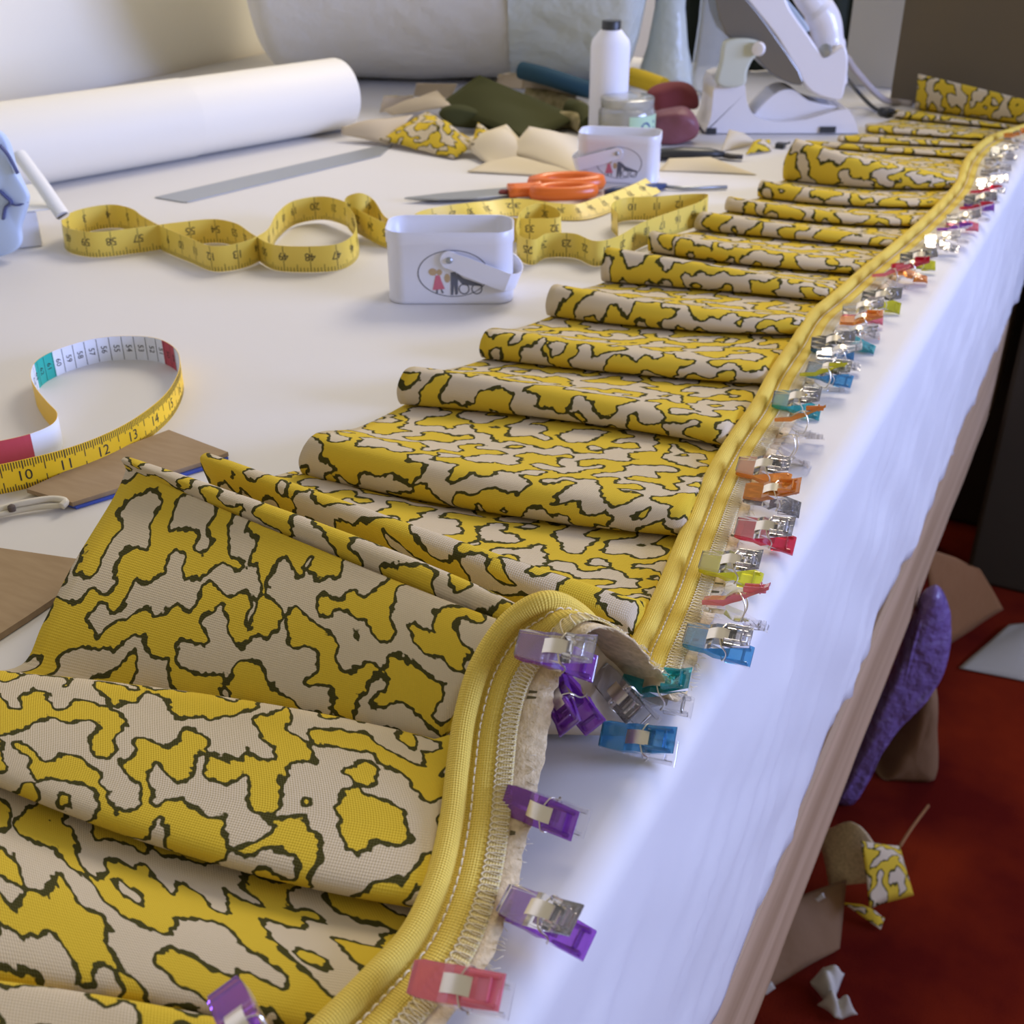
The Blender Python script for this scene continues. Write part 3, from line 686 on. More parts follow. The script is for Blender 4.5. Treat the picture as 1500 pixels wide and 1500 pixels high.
qr.make('red_band', MT['red'], bd); qr2.make('red_band', MT['red'], bd); bandq(qt, sg-.024, sg); qt.make('teal_band', MT['teal'], bd)
# the long tape winding past the tin
z0 = .0012
pth2 = [(968, 281, .004), (945, 292, .002), (905, 307, .002), (855, 322, .002), (800, 321, .002), (752, 316, .002), (690, 330, .001), (620, 345, .001), (575, 364, .001), (535, 348, .004), (500, 328, .006), (470, 322, .004), (435, 328, .003), (408, 348, .003), (390, 376, .003), (355, 393, .002), (318, 398, .001),
        (278, 384, .001), (240, 368, .001), (212, 352, .001), (196, 340, .001), (168, 334, .001), (128, 340, .001), (98, 353, .001), (101, 369, .001), (140, 377, .001), (200, 371, .001), (260, 362, .001), (318, 356, .001), (350, 362, .001), (376, 380, .002), (405, 396, .001), (450, 399, .001), (495, 396, .001),
        (521, 382, .001), (523, 352, .003), (508, 326, .014), (528, 318, .020), (548, 326, .012), (572, 356, .002), (600, 362, .001), (650, 352, .001), (720, 353, .001), (785, 356, .001), (820, 354, .002), (816, 340, .004), (792, 332, .006), (770, 338, .006), (758, 358, .005), (762, 382, .002), (780, 388, .001), (800, 378, .001), (840, 378, .001), (872, 390, .001), (900, 384, .001), (940, 362, .002), (985, 345, .003), (1024, 330, .004), (1034, 318, .004), (1005, 318, .003), (960, 322, .002), (915, 324, .001), (896, 334, .001), (905, 348, .001)]
S, L, pts, ar = ribbon([P(x, y, max(.0004, z-.0009)) for x, y, z in pth2], lambda f: 1.05*max(0, min(1, (.15-f)/.05))+.06*math.sin(f*40))
tm2 = thing('tape_measure', 'pale yellow tape measure coiled in loops on both sides of the tin with the figures', 'tape measure', P(400, 360))
W = .0245
bd = tape_body('tape', S, L, W, MT['tape2'], MT['tape2'], tm2, 620)
q = MB(); s57 = s_near(205, 371, pts, ar)
nI = int(L/IN)
for j in range(-60, 80):
    n = 57-j; s0 = s57+j*IN
    if not .003 < s0 < L-.003: continue
    for off in (.0003, -.0003):
        for k in range(8):
            s1 = s0+k*IN/8; ln = W*.30 if k % 4 == 0 else W*.18
            if k == 0: ln = W*.98
            w_ = .00028
            if s1 < L: marks(q, S, [[(s1-w_, 0.0003), (s1+w_, .0003), (s1+w_, ln), (s1-w_, ln)]], off)
        tv, tf = text2d(str(abs(n) % 60 or 60)[::1], .0105)
        sg_ = 1 if off > 0 else -1
        q.add([S(s0-x*sg_-.0, W*.60-y, off) for x, y in tv], tf)
q.make('inch_marks', MT['ink'], bd, smooth=False)

# ------------------------------------------------------------------ flat things on the table
def plate(name, px, z, th, mat, parent=None, label=None, cat=None, bevel=0):
    q = MB().prism([P(*p[:2], z) for p in px], (0, 0, th)); o = q.make(name, mat, parent, smooth=False, bevel=bevel); return tag(o, label, cat) if label else o
plate('steel_ruler', [(227, 290), (268, 297), (275, 297), (557, 229), (575, 213), (548, 216)], .0003, .0012, MT['grey'], None, 'grey steel ruler lying beside the white paper roll', 'ruler')
cb = thing('cardboard_piece', 'torn brown cardboard piece with blue edge under the front tape loop', 'cardboard', P(190, 690))
plate('card_sheet', [(248, 635), (335, 668), (302, 681), (107, 742), (40, 722), (150, 672)], .0022, .0028, MT['card'], cb)
plate('blue_backing', [(255, 640), (335, 673), (305, 687), (112, 746), (60, 728), (150, 680)], .0003, .0018, MT['blue'], cb)
cb = thing('cardboard_piece', 'brown cardboard piece at the left edge beside the standing print fold', 'cardboard', P(20, 880))
plate('card_sheet', [(-120, 798), (0, 810), (118, 827), (84, 882), (40, 912), (0, 938), (-120, 985)], .0005, .0035, MT['card'], cb)
lp = thing('loop_turner', 'cream plastic loop tool with a dark rivet poking in at the left edge', 'sewing tool', P(40, 740))
MB().tube(cr([P(-60, 768, .004), P(0, 746, .005), (P(40, 736, .006)), P(78, 731, .006), P(96, 735, .006), P(90, 742, .005)], 6), .0022, 8).make('upper_arm', MT['cream'], lp, auto=None)
MB().tube(cr([P(-60, 775, .003), P(0, 754, .003), P(50, 744, .003), P(92, 740, .004)], 6), .0018, 8).make('lower_arm', MT['cream'], lp, auto=None)
MB().lathe([(.0022, 0), (.0022, .003), (.001, .004)], P(18, 748, .004), 12).make('rivet', MT['cardedge'], lp)

sx = thing('scissors', 'open orange handled dressmaking scissors lying behind the figure tin', 'scissors', P(760, 285))
tipp, piv = P(592, 291, .004), P(742, 285, .006)
def lay(pts, z, th): return [P(x, y, z) for x, y in pts], (0, 0, th)
MB().prism(*lay([(592, 292), (650, 285), (742, 277), (757, 280), (757, 287), (700, 292), (640, 294)], .004, .0022)).make('blade', MT['grey'], sx, smooth=False, bevel=.0006)
MB().prism(*lay([(596, 291), (650, 289), (742, 285), (757, 286), (757, 293), (700, 294), (640, 293)], .0012, .0022)).make('blade', MT['grey'], sx, smooth=False, bevel=.0006)
MB().lathe([(.006, 0), (.006, .002), (.004, .0035), (.001, .004)], P(738, 283, .006), 18).make('pivot_screw', MT['redc'], sx)
ax = (P(885, 279)-P(742, 285)).normalized(); ay = V((-ax.y, ax.x, 0)); o0 = P(745, 293)
def hloop(side, l0, l1, wd, zc, th):
    """one finger bow with its shank, a closed ring with an oval hole"""
    q = MB(); n = 28; vs, fs = [], []
    cx_ = (l0+l1)/2; a_ = (l1-l0)/2
    for ring, (e, z_) in enumerate(((1., -.6), (1.06, 0), (1., .8), (.80, 1.), (.62, .7), (.56, 0), (.62, -.6))):
        for k in range(n):
            w = 2*math.pi*k/n; p = o0+ax*(cx_+a_*e*math.cos(w))+ay*(side*wd*.92+wd*e*math.sin(w)); vs.append(V((p.x, p.y, zc+th*z_)))
    R_ = 7
    for i in range(R_):
        for k in range(n): fs.append((i*n+k, i*n+(k+1) % n, ((i+1) % R_)*n+(k+1) % n, ((i+1) % R_)*n+k))
    q.add(vs, fs)
    sh_ = [o0+ax*0+ay*(side*.004), o0+ax*.035+ay*(side*wd*.35), o0+ax*(l0+.012)+ay*(side*wd*.9)]
    q.tube(cr([V((p.x, p.y, zc)) for p in sh_], 5), [.0075]*5+[.009]*6, 10, flat=.85)
    return q.make('handle', MT['orange'], sx, auto=None)
hloop(1, .026, .114, .021, .011, .010); hloop(-1, .022, .098, .016, .010, .009)

sr_ = thing('seam_ripper', 'navy handled seam ripper lying behind the scissor handles', 'sewing tool', P(960, 275))
MB().tube([P(886, 283, .005), P(900, 281, .006), P(955, 275, .006), P(975, 272, .004)], [.004, .0055, .0055, .003], 10).make('handle', MT['navy'], sr_, auto=None)
MB().tube([P(972, 273, .004), P(1000, 276, .003), P(1065, 274, .003)], [.002, .0024, .0022], 8).make('blade', MT['grey'], sr_, auto=None)
pn = thing('craft_knife', 'black slim craft knife lying right of the rear tin', 'craft knife', P(1020, 225))
MB().tube([P(940, 226, .006), P(1000, 224, .009), P(1040, 224, .008), P(1060, 226, .006)], [.009, .012, .010, .006], 10, flat=.6).make('handle', MT['dark'], pn, auto=None)
MB().tube([P(1055, 226, .005), P(1070, 229, .005), P(1088, 230, .005)], [.0055, .006, .005], 8, flat=.6).make('blade_sleeve', pri('brown_black', (.035, .028, .022), .5), pn, auto=None)

# ------------------------------------------------------------------ rolls at the back left
pr_ = thing('paper_roll', 'big white roll of pattern paper lying at the back left', 'paper roll', P(300, 230))
e0, e1 = P(60, 284), P(531, 196); dv = (e1-e0).normalized(); e0 = e0-dv*.35; side = V((-dv.y, dv.x, 0)); R = .047
c0, c1 = e0+side*R*.95+V((0, 0, R+.001)), e1+side*R*.95+V((0, 0, R+.001))
MB().tube([c0, c0.lerp(c1, .5), c1-dv*.004, c1], [R, R, R, R*.97], 48).make('inner_roll', MT['roll'], pr_, auto=40)
sm = .70
MB().tube([c0-dv*.002, c0.lerp(c1, .3), c0.lerp(c1, sm)], R+.0009, 48).make('outer_wrap', MT['roll'], pr_, auto=40)
MB().tube([c1-dv*.001, c1+dv*.0006], R*.55, 32).make('core', MT['cardedge'], pr_, auto=40)

bt = thing('wadding_roll', 'huge soft white roll of wadding, right end wrapped in clear plastic, standing behind the scraps', 'wadding roll', (-.9, 1.9, 0))
aL, aR = P(352, 150)+V((.0, .28, 0)), P(845, 150)+V((.0, .26, 0))
ad = (aR-aL).normalized(); aL = aL-ad*.13; RB = .25; aL.z = aR.z = RB
def fat(f0, f1, rr_, seed):
    rows = []; n = 44
    for i in range(25):
        f = f0+(f1-f0)*i/24; r_ = []
        for k in range(n+1):
            w = 2*math.pi*k/n; s_ = rr_(f)*(1+.018*noise.noise(V((f*6, math.cos(w)*2, math.sin(w)*2+seed))))
            p = aL.lerp(aR, f)+V((-ad.y, ad.x, 0))*(math.cos(w)*s_)+V((0, 0, 1))*(math.sin(w)*s_); p.z = max(p.z, .001); r_.append(p)
        rows.append(r_)
    return rows
endr = lambda f: RB*(max(.02, 1-max(0, 1-f/.07)**2.4))**.5 if f < .07 else RB
grid(fat(0.0, .80, endr, 0), 'wadding', MT['batt'], bt)
grid(fat(.66, 1.0, lambda f: RB*1.012*(1 if f < .93 else max(.05, 1-((f-.93)/.07)**2*.7)**.5), 4), 'plastic_wrap', MT['wadplastic'], bt)

# white cloth tail hanging beside it, green cloth behind
b0 = P(965, 128); q = MB()
q.lathe([(.052, .0), (.046, .02), (.034, .06), (.025, .12), (.023, .22), (.024, .40), (.022, .41)], b0+V((0, .03, 0)), 26)
tag(q.make('fabric_roll', MT['wadplastic'], auto=None), 'slim white fabric roll standing on end with flared foot, left of the dark green cloth', 'fabric roll')
gx = P(1060, 110)
rows = []
for i in range(40):
    f = i/39; x = -.80+.36*f; y = 2.165+.02*math.sin(f*22)+.012*math.sin(f*51); rows.append([V((x, y, .002+z*.7/8)) for z in range(9)])
tag(grid(rows, 'hanging_cloth', MT['green'], thick=.003), 'dark bottle green cloth hanging behind the iron', 'cloth')
xa, xb = PY(1237, 100, 2.08).x, PY(1322, 100, 2.08).x
struct('trim_1', (xa, 2.08, 0.001), (xb, 2.11, .9), pri('cream_panel', (.52, .49, .42), .8))
o = MB().box((-.352, 1.955, .0005), (-.122, 1.985, .62)).make('brown_board', MT['board'], smooth=False, bevel=.003)
tag(o, 'dark brown board standing upright at the far end of the table', 'board')

# ------------------------------------------------------------------ scraps and odds and ends
def cone():
    b = P(889, 203); t = thing('thread_cone', 'tall white cone of thread with black top standing behind the rear tin', 'thread', b)
    q = MB().lathe([(.024, 0), (.026, .004), (.026, .118), (.0245, .126), (.015, .137), (.0135, .139)], b, 36); q.make('thread', MT['thread_w'], t)
    MB().lathe([(.0125, .138), (.0125, .149), (.0118, .150), (.004, .150)], b, 24).make('spool_top', MT['dark'], t)
cone()
b = P(912, 216)+V((.0, .01, 0)); jr = thing('plastic_jar', 'clear plastic jar with mint green label standing before the thread cone', 'jar', b)
MB().lathe([(.024, .0005), (.036, .001), (.0375, .006), (.0375, .045), (.034, .052), (.033, .053)], b, 36).make('body', MT['jar'], jr)
MB().lathe([(.033, .002), (.0350, .004), (.0350, .034), (.03, .038), (.01, .040)], b, 28).make('contents', MT['pins'], jr)
MB().lathe([(.0345, .051), (.0352, .053), (.0352, .062), (.033, .0635), (.012, .0640)], b, 36).make('lid', MT['jar'], jr)
def wrap(r, a0, a1, z0_, z1_, n=14): return [[b+V((r*math.cos(a0+(a1-a0)*i/n), r*math.sin(a0+(a1-a0)*i/n), z)) for z in (z0_, z1_)] for i in range(n+1)]
vd = math.atan2(-cy, sy)
lb_ = grid(wrap(.0380, vd+.0, vd+1.35, .006, .044), 'label', MT['lab'], jr)
q = MB(); rows = []
for i in range(24):
    a = 2*math.pi*i/24; rows.append((math.cos(a)*.009/.0383+vd+.62, .025+.0115*math.sin(a)))
q.add([b+V((.0383*math.cos(a), .0383*math.sin(a), z)) for a, z in rows], [tuple(range(24))]); q.make('label_disc', MT['labb'], lb_, smooth=False)
q = MB()
for k in range(3): q.add([b+V((.0383*math.cos(vd+1.0+.02*i), .0383*math.sin(vd+1.0+.02*i), .018+.008*k+dz)) for i, dz in ((0, 0), (4, 0), (4, .003), (0, .003))], [(0, 1, 2, 3)])
q.make('label_lines', MT['labb'], lb_, smooth=False)

cushion('folded_cloth', [(955, 140), (975, 128), (1005, 124), (1024, 140), (1026, 160), (1000, 168), (962, 166)], P(990, 190), .05, MT['redc'], 'dark red folded cloth behind the purple bundle, left of the iron stand', 'cloth', lift=.001)
cushion('bead_bundle', [(952, 208), (960, 172), (985, 163), (1012, 164), (1026, 182), (1022, 200), (1008, 212), (975, 216)], P(985, 214), .04, MT['claret'], 'shiny claret purple bundle in clear wrap, in front of the red cloth', 'bundle', lift=.001)
patch('olive_cloth', [(640, 155, .026), (702, 110, .066), (850, 172, .014), (775, 205, .012)], MT['olive'], 'large olive green folded cloth on top of the scrap heap', 'cloth', bulge=.012, seed=3, thick=.004, nz=.006, fq=12)
cushion('olive_fold', [(642, 172), (652, 160), (690, 160), (740, 172), (785, 186), (770, 193), (690, 192), (655, 184)], P(700, 196), .02, MT['olive'], 'olive green folded cloth tucked under the large olive cloth', 'cloth', lift=.001)
patch('fabric_scrap', [(500, 186, .018), (605, 168, .030), (570, 212, .004), (500, 197, .010)], MT['calico2'], 'beige calico scrap hanging past the ruler end, leftmost of the heap', 'fabric scrap', bulge=.008, seed=1, nz=.002)
patch('fabric_scrap', [(556, 205, .008), (625, 163, .030), (700, 210, .016), (665, 234, .001)], MT['print'], 'yellow print scrap draped at the front of the heap beside the ruler', 'fabric scrap', bulge=.012, seed=2, nz=.006, fq=30, back=MT['back'])
patch('fabric_scrap', [(668, 208, .012), (742, 182, .034), (790, 235, .003), (715, 240, .004)], MT['calico'], 'curled cream calico scrap with raised corner in front of the olive cloth', 'fabric scrap', bulge=.014, seed=4, nz=.004)
patch('fabric_scrap', [(745, 222, .012), (775, 186, .036), (850, 200, .014), (846, 256, .001)], MT['calico'], 'large cream calico scrap lying left of the rear tin', 'fabric scrap', bulge=.010, seed=5, nz=.003)
patch('fabric_scrap', [(684, 251, .002), (745, 222, .010), (846, 240, .004), (835, 260, .001)], MT['calico'], 'flat cream calico point lying in front of the large calico scrap', 'fabric scrap', bulge=.002, seed=6, nz=.001)
patch('fabric_scrap', [(560, 162, .010), (640, 132, .038), (662, 156, .030), (575, 170, .006)], MT['calico2'], 'beige calico scrap behind the yellow print scrap', 'fabric scrap', bulge=.006, seed=7, nz=.004)
patch('fabric_scrap', [(606, 140, .020), (610, 122, .045), (670, 124, .048), (660, 145, .022)], MT['calico2'], 'small beige scrap farthest back in the heap, left of the olive cloth', 'fabric scrap', bulge=.004, seed=8, nz=.004)
patch('fabric_scrap', [(556, 165, .002), (562, 141, .026), (606, 140, .026), (600, 160, .004)], MT['print'], 'small yellow print scrap at the back left corner of the heap', 'fabric scrap', bulge=.004, seed=9, nz=.004, back=MT['back'])
patch('fabric_scrap', [(726, 128, .030), (730, 110, .055), (768, 106, .060), (766, 130, .034)], MT['print'], 'yellow print scrap showing above the olive cloth, left of the teal cloth', 'fabric scrap', bulge=.006, seed=10, nz=.005, back=MT['back'])
patch('fabric_scrap', [(758, 128, .030), (768, 108, .055), (850, 136, .040), (842, 146, .026)], MT['calico2'], 'pale scrap lying just under the teal cloth', 'fabric scrap', bulge=.004, seed=11, nz=.003)
patch('fabric_scrap', [(690, 212, .016), (700, 180, .030), (716, 192, .026), (712, 215, .014)], MT['print'], 'tiny yellow print tuft between olive cloth and curled calico', 'fabric scrap', bulge=.006, seed=12, nz=.004, back=MT['back'])
def rolled(pts, r, mat, lab, name='fabric_offcut'):
    q = MB(); c = [P(*p) for p in pts]; q.tube(cr(c, 6), r, 14); return tag(q.make(name, mat, auto=60), lab, 'fabric scrap')
rolled([(764, 103, .062), (800, 112, .058), (850, 128, .046), (876, 134, .040)], .0125, MT['tealc'], 'dark teal rolled cloth lying on top of the heap beside the thread cone', 'rolled_cloth')
rolled([(770, 146, .020), (810, 150, .018), (850, 166, .014)], .017, MT['khaki'], 'khaki rolled offcut under the pale scrap', 'rolled_cloth')
rolled([(800, 178, .012), (835, 176, .012), (858, 186, .010)], .012, MT['khaki'], 'khaki rolled offcut at the foot of the thread cone', 'rolled_cloth')
rolled([(832, 160, .02), (850, 165, .018), (866, 185, .014)], .014, MT['olive'], 'olive rolled offcut against the thread cone', 'rolled_cloth')
rolled([(925, 112, .03), (945, 118, .03), (972, 128, .026)], .014, MT['print'], 'crumpled yellow print offcut between thread cone and white fabric roll', 'rolled_cloth')
patch('fabric_scrap', [(965, 250, .001), (980, 232, .008), (1040, 230, .010), (1108, 256, .001)], MT['calico'], 'flat cream calico scrap right of the rear tin', 'fabric scrap', bulge=.004, seed=13, nz=.002)
patch('fabric_scrap', [(1056, 222, .001), (1068, 190, .022), (1090, 195, .018), (1112, 212, .002)], MT['calico'], 'small cream calico scrap leaning at the foot of the iron stand', 'fabric scrap', bulge=.004, seed=14, nz=.002)
patch('fabric_scrap', [(1092, 228, .001), (1104, 208, .012), (1128, 204, .010), (1130, 222, .001)], MT['print'], 'tiny yellow print scrap in front of the iron stand', 'fabric scrap', bulge=.004, seed=15, nz=.004, back=MT['back'])
q = MB(); c = P(1143, 217); q.box((c.x-.006, c.y-.006, 0.0003), (c.x+.006, c.y+.006, .007)); q.tube([c+V((.004, 0, .005)), c+V((.012, .004, .008))], .0015, 6)
tag(q.make('binder_clip', MT['dark'], smooth=False, bevel=.001), 'tiny black clip beside the pleats in front of the iron', 'clip')

# ------------------------------------------------------------------ the steam iron on its stand
ib = P(1138, 198)+V((-sy, cy, 0))*.055; N = V((-sy, cy, 0))
st = thing('iron_stand', 'glossy white iron stand with sage green rest at the far end of the table', 'iron stand', V((ib.x, ib.y, 0)))
def slab(poly, d0, d1, name, mat, parent, bevel=.012, seg=4, push=0., auto=None):
    c = cr([PD(x, y, ib) for x, y in poly], 3, True)
    c = [V((p.x, p.y, max(p.z, .0015))) for p in c]
    q = MB().prism([p+N*d0 for p in c], N*(d1-d0)); return q.make(name, mat, parent, bevel=bevel, seg=seg, auto=auto or 50)
slab([(1022, 206), (1022, 195), (1034, 160), (1042, 112), (1080, 112), (1084, 135), (1092, 155), (1106, 164), (1130, 168), (1170, 165), (1228, 150), (1236, 160), (1243, 178), (1243, 192), (1200, 198), (1100, 206)], -.050, .050, 'base', MT['iron'], st, .020, 5)
slab([(1096, 170), (1110, 148), (1135, 128), (1155, 126), (1178, 142), (1225, 153), (1230, 160), (1160, 172)], -.030, .030, 'cradle', MT['iron'], st, .016, 4)
slab([(1040, 114), (1046, 80), (1048, 62), (1052, 52), (1080, 48), (1100, 52), (1108, 60), (1104, 68), (1092, 78), (1084, 96), (1081, 114)], -.060, -.044, 'rest', MT['irong'], st, .010, 4)
MB().lathe([(.001, 0), (.008, .001), (.0095, .006), (.008, .011), (.001, .012)], PD(1101, 61, ib)-N*.062, 16, Matrix.Rotation(math.radians(90), 3, 'X')).make('knob', MT['iron'], st)
q = MB(); c_ = PD(1200, 179, ib)-N*.0515
q.box((-.011, -.001, -.004), (.011, .001, .004), Matrix.Translation(c_) @ Matrix.Rotation(YAW, 4, 'Z')); c_ = PD(1034, 181, ib)-N*.0515
q.box((-.007, -.001, -.004), (.007, .001, .004), Matrix.Translation(c_) @ Matrix.Rotation(YAW, 4, 'Z')); q.make('foot_pad', MT['dark'], st, smooth=False)
ir = thing('steam_iron', 'white steam iron with grey soleplate tilted nose up on its stand', 'iron', V((ib.x, ib.y, 0)))
slab([(1040, -30), (1056, 45), (1085, 62), (1120, 100), (1162, 118), (1168, 112), (1130, 50), (1088, -5), (1050, -40)], -.042, .042, 'soleplate', MT['sole'], ir, .006, 3)
slab([(1078, -20), (1086, -5), (1130, 50), (1166, 113), (1180, 128), (1205, 138), (1222, 138), (1228, 120), (1232, 80), (1226, 60), (1200, 75), (1175, 45), (1150, 10), (1130, -25)], -.040, .040, 'body', MT['iron'], ir, .016, 4)
q = MB().tube([p for p in cr([PD(x, y, ib) for x, y in ((1165, -40), (1182, -8), (1196, 12), (1208, 32), (1212, 60), (1214, 90), (1216, 125))], 6)], [.019]*13+[.022]*12+[.024]*12, 18); q.make('handle', MT['iron'], ir, auto=None)
slab([(1126, -20), (1138, -12), (1168, 22), (1178, 40), (1172, 42), (1150, 22), (1120, -15)], -.036, -.026, 'steam_button_strip', MT['ironblue'], ir, .004, 2)
MB().lathe([(.009, 0), (.009, .003), (.006, .005)], PD(1200, 68, ib)-N*.038, 16, Matrix.Rotation(math.radians(90), 3, 'X')).make('dial', MT['grey'], ir)
q = MB(); q.tube(cr([PD(1228, 78, ib), PD(1245, 88, ib)+N*.02, PD(1268, 112, ib)+N*.06, P(1296, 146, .012), P(1318, 150, .004), P(1336, 152, .004)], 8), .0048, 8)
tag(q.make('power_cord', MT['plug'], auto=None), 'thick grey power cord running from the iron to behind the pleats', 'cord')
q = MB(); q.tube(cr([PD(1240, 112, ib)+N*.02, P(1258, 136, .02), P(1280, 158, .005), P(1298, 165, .005)], 8), .003, 8); q.tube([P(1290, 163, .006), P(1300, 166, .006), P(1308, 164, .006)], [.006, .008, .005], 10)
tag(q.make('thin_cable', MT['dark'], auto=None), 'thin dark cable with plug on the table right of the iron stand', 'cable')
fp = P(1045, 150)+N*.05
q = MB(); cpk = [PD(x, y, fp) for x, y in ((1016, 134), (1014, 112), (1026, 30), (1030, -20), (1082, -20), (1078, 60), (1060, 140), (1034, 143))]
q.prism([V((p.x, p.y, max(p.z, .001))) for p in cpk], N*.022)
tag(q.make('plastic_packet', MT['film'], bevel=.006, seg=3, auto=60), 'clear plastic packet standing upright behind the iron stand', 'packet')

# ------------------------------------------------------------------ box and packet at the left edge
bx = thing('white_box', 'small white cardboard box at the left edge with a folded lid', 'box', P(20, 366))
a = P(63, 361); d1 = V((-cy, -sy, 0)); d1 = (P(-40, 372)-a).normalized(); d2 = V((-d1.y, d1.x, 0)); d2 = d2 if d2.y > 0 else -d2; hB = .034
MB().prism([a+V((0, 0, .0005)), a+d1*.16+V((0, 0, .0005)), a+d1*.16+d2*.10+V((0, 0, .0005)), a+d2*.10+V((0, 0, .0005))], (0, 0, hB)).make('body', pri('white_board', (.74, .74, .77), .6), bx, smooth=False, bevel=.001)
q = MB(); u0 = a+V((0, 0, hB+.002)); q.prism([u0-d1*.016-d2*.004, u0+d1*.165-d2*.004, u0+d1*.165+d2*.105, u0-d1*.016+d2*.105], (0, 0, .0014)); q.make('lid', pri('white_lid', (.80, .79, .74), .6), bx, smooth=False)
rod = MB().tube([PD(92, 316, a), PD(64, 275, a+N*.02), PD(28, 226, a+N*.045)], .0072, 12, flat=.8); rod.make('lid_roll', pri('white_lid_roll', (.80, .79, .74), .6), bx, auto=50)
MB().tube([PD(92.6, 316.8, a), PD(92, 316, a)], .0066, 12, flat=.8).make('roll_end', MT['cardedge'], bx, auto=50)
pk = thing('patterned_packet', 'pale blue soft packet with navy stitched lines leaning on the white box', 'packet', P(5, 372))
pb = P(10, 384)
cushion('packet', [(-90, 200), (-10, 196), (10, 214), (24, 244), (33, 264), (42, 290), (41, 300), (36, 318), (31, 340), (29, 362), (0, 376), (-90, 384)], pb, .012, MT['packet'], parent=pk, puff=.06, lift=.001)
def stripe(pts, w):
    q = MB(); q.tube(cr([PD(x, y, pb)+N*dd for x, y, dd in pts], 4), w, 6, flat=.5); return q
stripe([(0, 212, -.001), (12, 226, -.001), (26, 254, .000)], .0028).make('navy_trim', MT['packetn'], pk, auto=None)
stripe([(0, 278, -.002), (8, 286, -.002), (18, 296, -.002), (10, 302, -.002), (6, 320, -.002)], .0030).make('navy_trim', MT['packetn'], pk, auto=None)
stripe([(14, 296, -.002), (26, 300, -.002), (38, 297, .004)], .0018).make('navy_trim', MT['packetn'], pk, auto=None)

# ------------------------------------------------------------------ floor under and beside the table
cushion_f = lambda name, poly, fl, depth, mat, label, cat, puff=.3: cushion(name, poly, P(*fl, -T), depth, mat, label, cat, puff=puff, lift=-T+.002)
cb_ = MB().box((-.30, 2.24, -T), (.75, 2.75, -.12)).make('shade_box_far', MT['shade'], smooth=False, bevel=.01); o = MB().box((-.092, 2.02, -T), (.55, 2.22, -.10)).make('shade_box_near', MT['shade'], smooth=False, bevel=.008); tag(o, 'near-black box filling the shaded area beside the far end of the table, in front of the wider one', 'crate')  # near-black boxes added to fill the shaded area past the table
tag(cb_, 'near-black box filling the shaded area beyond the far end of the table', 'cabinet')
cushion_f('purple_bag', [(1352, 850), (1368, 842), (1384, 875), (1386, 925), (1370, 980), (1325, 1035), (1290, 1085), (1258, 1135), (1230, 1185), (1206, 1198), (1240, 1110), (1296, 985), (1334, 900)], (1260, 1160), -.035, MT['purplebag'], 'shiny violet plastic bag slumped under the table edge', 'bag')
cushion_f('brown_sack', [(1330, 1090), (1355, 1030), (1376, 1010), (1384, 1080), (1380, 1150), (1350, 1190), (1310, 1200), (1280, 1190), (1300, 1140)], (1320, 1150), .12, MT['sack'], 'brown paper sack behind the violet bag on the red carpet', 'sack')
patch('kraft_sheet', [P(1354, 800, -.60), P(1436, 835, -.68), P(1470, 893, -T+.06), P(1375, 955, -T+.05)], MT['kraft'], 'crumpled brown kraft paper sheet right of the violet bag', 'paper', bulge=.03, seed=21, nz=.01, thick=.002)
patch('paper_sheet', [P(1405, 978, -T+.004), P(1478, 915, -T+.012), P(1560, 905, -T+.012), P(1540, 1005, -T+.004)], MT['greyp'], 'grey white paper sheet on the floor at the right edge', 'paper', bulge=.01, seed=22, nz=.004, thick=.002)
patch('fabric_scrap', [P(1195, 1215, -T+.05), P(1262, 1218, -T+.10), P(1320, 1290, -T+.06), P(1215, 1300, -T+.02)], MT['lining'], 'pale crumpled calico scrap on the floor beneath the table board', 'fabric scrap', bulge=.03, seed=23, nz=.02, thick=.002)
patch('fabric_scrap', [P(1262, 1232, -T+.145), P(1318, 1240, -T+.11), P(1338, 1314, -T+.03), P(1275, 1332, -T+.06)], MT['print'], 'yellow print scrap on the red carpet beside the table board', 'fabric scrap', bulge=.02, seed=24, nz=.012, thick=.002, back=MT['back'])
patch('fabric_scrap', [P(1230, 1322, -T+.03), P(1275, 1335, -T+.02), P(1296, 1345, -T+.012), P(1290, 1362, -T+.004)], MT['print'], 'narrow yellow print scrap just nearer than the larger floor scrap', 'fabric scrap', bulge=.008, seed=25, nz=.006, thick=.002, back=MT['back'])
patch('cardboard_sheet', [P(1120, 1330, -T+.06), P(1240, 1290, -T+.04), P(1230, 1390, -T+.01), P(1090, 1470, -T+.01)], MT['sack'], 'brown cardboard sheet lying on the floor under the table board', 'cardboard', bulge=.01, seed=26, nz=.006, thick=.003)
patch('paper_scrap', [P(1186, 1440, -T+.01), P(1206, 1418, -T+.03), P(1236, 1432, -T+.02), P(1216, 1480, -T+.004)], MT['scrapw'], 'crumpled white paper scrap on the red carpet at the bottom', 'paper', bulge=.02, seed=27, nz=.02, fq=30, thick=.0015)
patch('paper_scrap', [P(1196, 1475, -T+.004), P(1225, 1462, -T+.02), P(1256, 1488, -T+.01), P(1222, 1496, -T+.004)], MT['scrapw'], 'torn white paper bits nearest the bottom frame edge on the carpet', 'paper', bulge=.01, seed=28, nz=.02, fq=40, thick=.0015)
patch('paper_scrap', [P(1118, 1452, -T+.02), P(1130, 1438, -T+.03), P(1136, 1448, -T+.02), P(1122, 1458, -T+.01)], MT['scrapw'], 'tiny white paper scrap touching the table board at the bottom', 'paper', bulge=.004, seed=29, nz=.006, thick=.0015)
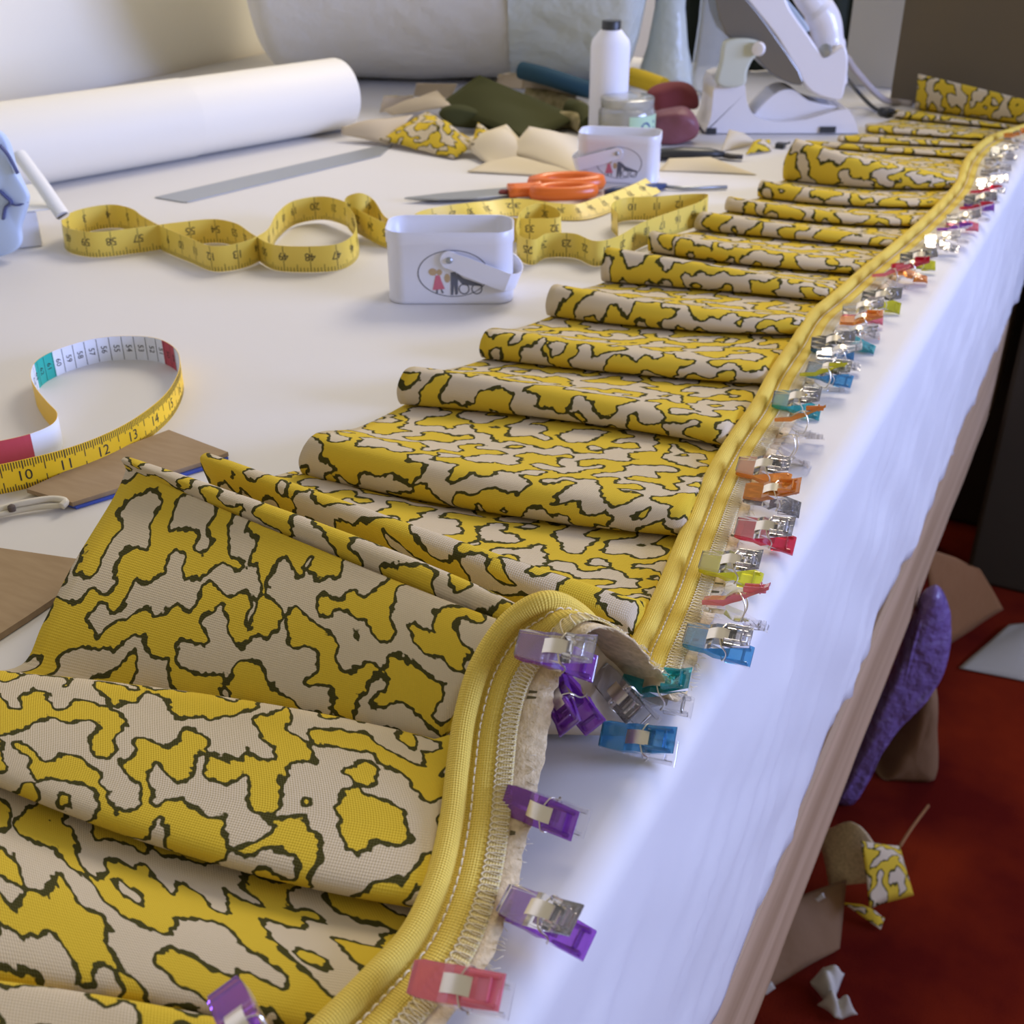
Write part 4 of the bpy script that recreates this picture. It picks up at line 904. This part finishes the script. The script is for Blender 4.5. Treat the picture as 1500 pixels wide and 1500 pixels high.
patch('paper_scrap', [P(1194, 1318, -T+.08), P(1206, 1308, -T+.09), P(1208, 1316, -T+.085), P(1198, 1322, -T+.075)], MT['scrapw'], 'tiny white paper scrap on the brown cardboard sheet', 'paper', bulge=.004, seed=30, nz=.004, thick=.0015)
q = MB().tube(cr([P(1318, 1240, -T+.10), P(1334, 1215, -T+.09), P(1360, 1180, -T+.06)], 6), .0022, 6)
tag(q.make('loose_ribbon', MT['kraft'], auto=None), 'thin tan ribbon trailing from the floor scrap towards the sack', 'ribbon')

# ------------------------------------------------------------------ light and camera
def area(name, loc, aim, size, power, col, sy_=None):
    l = bpy.data.lights.new(name, 'AREA'); l.energy = power; l.color = col; l.size = size
    if sy_: l.shape = 'RECTANGLE'; l.size_y = sy_
    o = bpy.data.objects.new(name, l); COL.objects.link(o); o.location = (loc[0], loc[1], loc[2]+T)
    o.rotation_euler = (V(aim)-V(loc)).to_track_quat('-Z', 'Y').to_euler(); return o
area('window_daylight', (2.3, 1.4, .50), (-.3, .9, -.1), 1.5, 135, (.39, .50, 1.), 1.1)
area('ceiling_light', (-.45, 2.5, 1.62), (-.6, .8, 0), .9, 31, (1., .88, .70))
w = bpy.data.worlds.new('room_air'); sc.world = w; w.use_nodes = True
w.node_tree.nodes['Background'].inputs[0].default_value = (1., .92, .79, 1); w.node_tree.nodes['Background'].inputs[1].default_value = .35

cam = bpy.data.cameras.new('camera'); co = bpy.data.objects.new('camera', cam); COL.objects.link(co); sc.camera = co
cam.sensor_width = 36; cam.lens = F/1500*36; cam.clip_start = .01
M = Matrix((RT, UP, -FW)).transposed().to_4x4(); M.translation = V((0, 0, HC+T)); co.matrix_world = M
cam.dof.use_dof = True; cam.dof.focus_distance = .58; cam.dof.aperture_fstop = 17
sc.view_settings.view_transform = 'Standard'; sc.view_settings.look = 'None'; sc.view_settings.gamma = 1; sc.view_settings.exposure = 0.
sc.view_settings.use_curve_mapping = False
sc.cycles.use_denoising = True; sc.cycles.max_bounces = 8; sc.cycles.transparent_max_bounces = 16
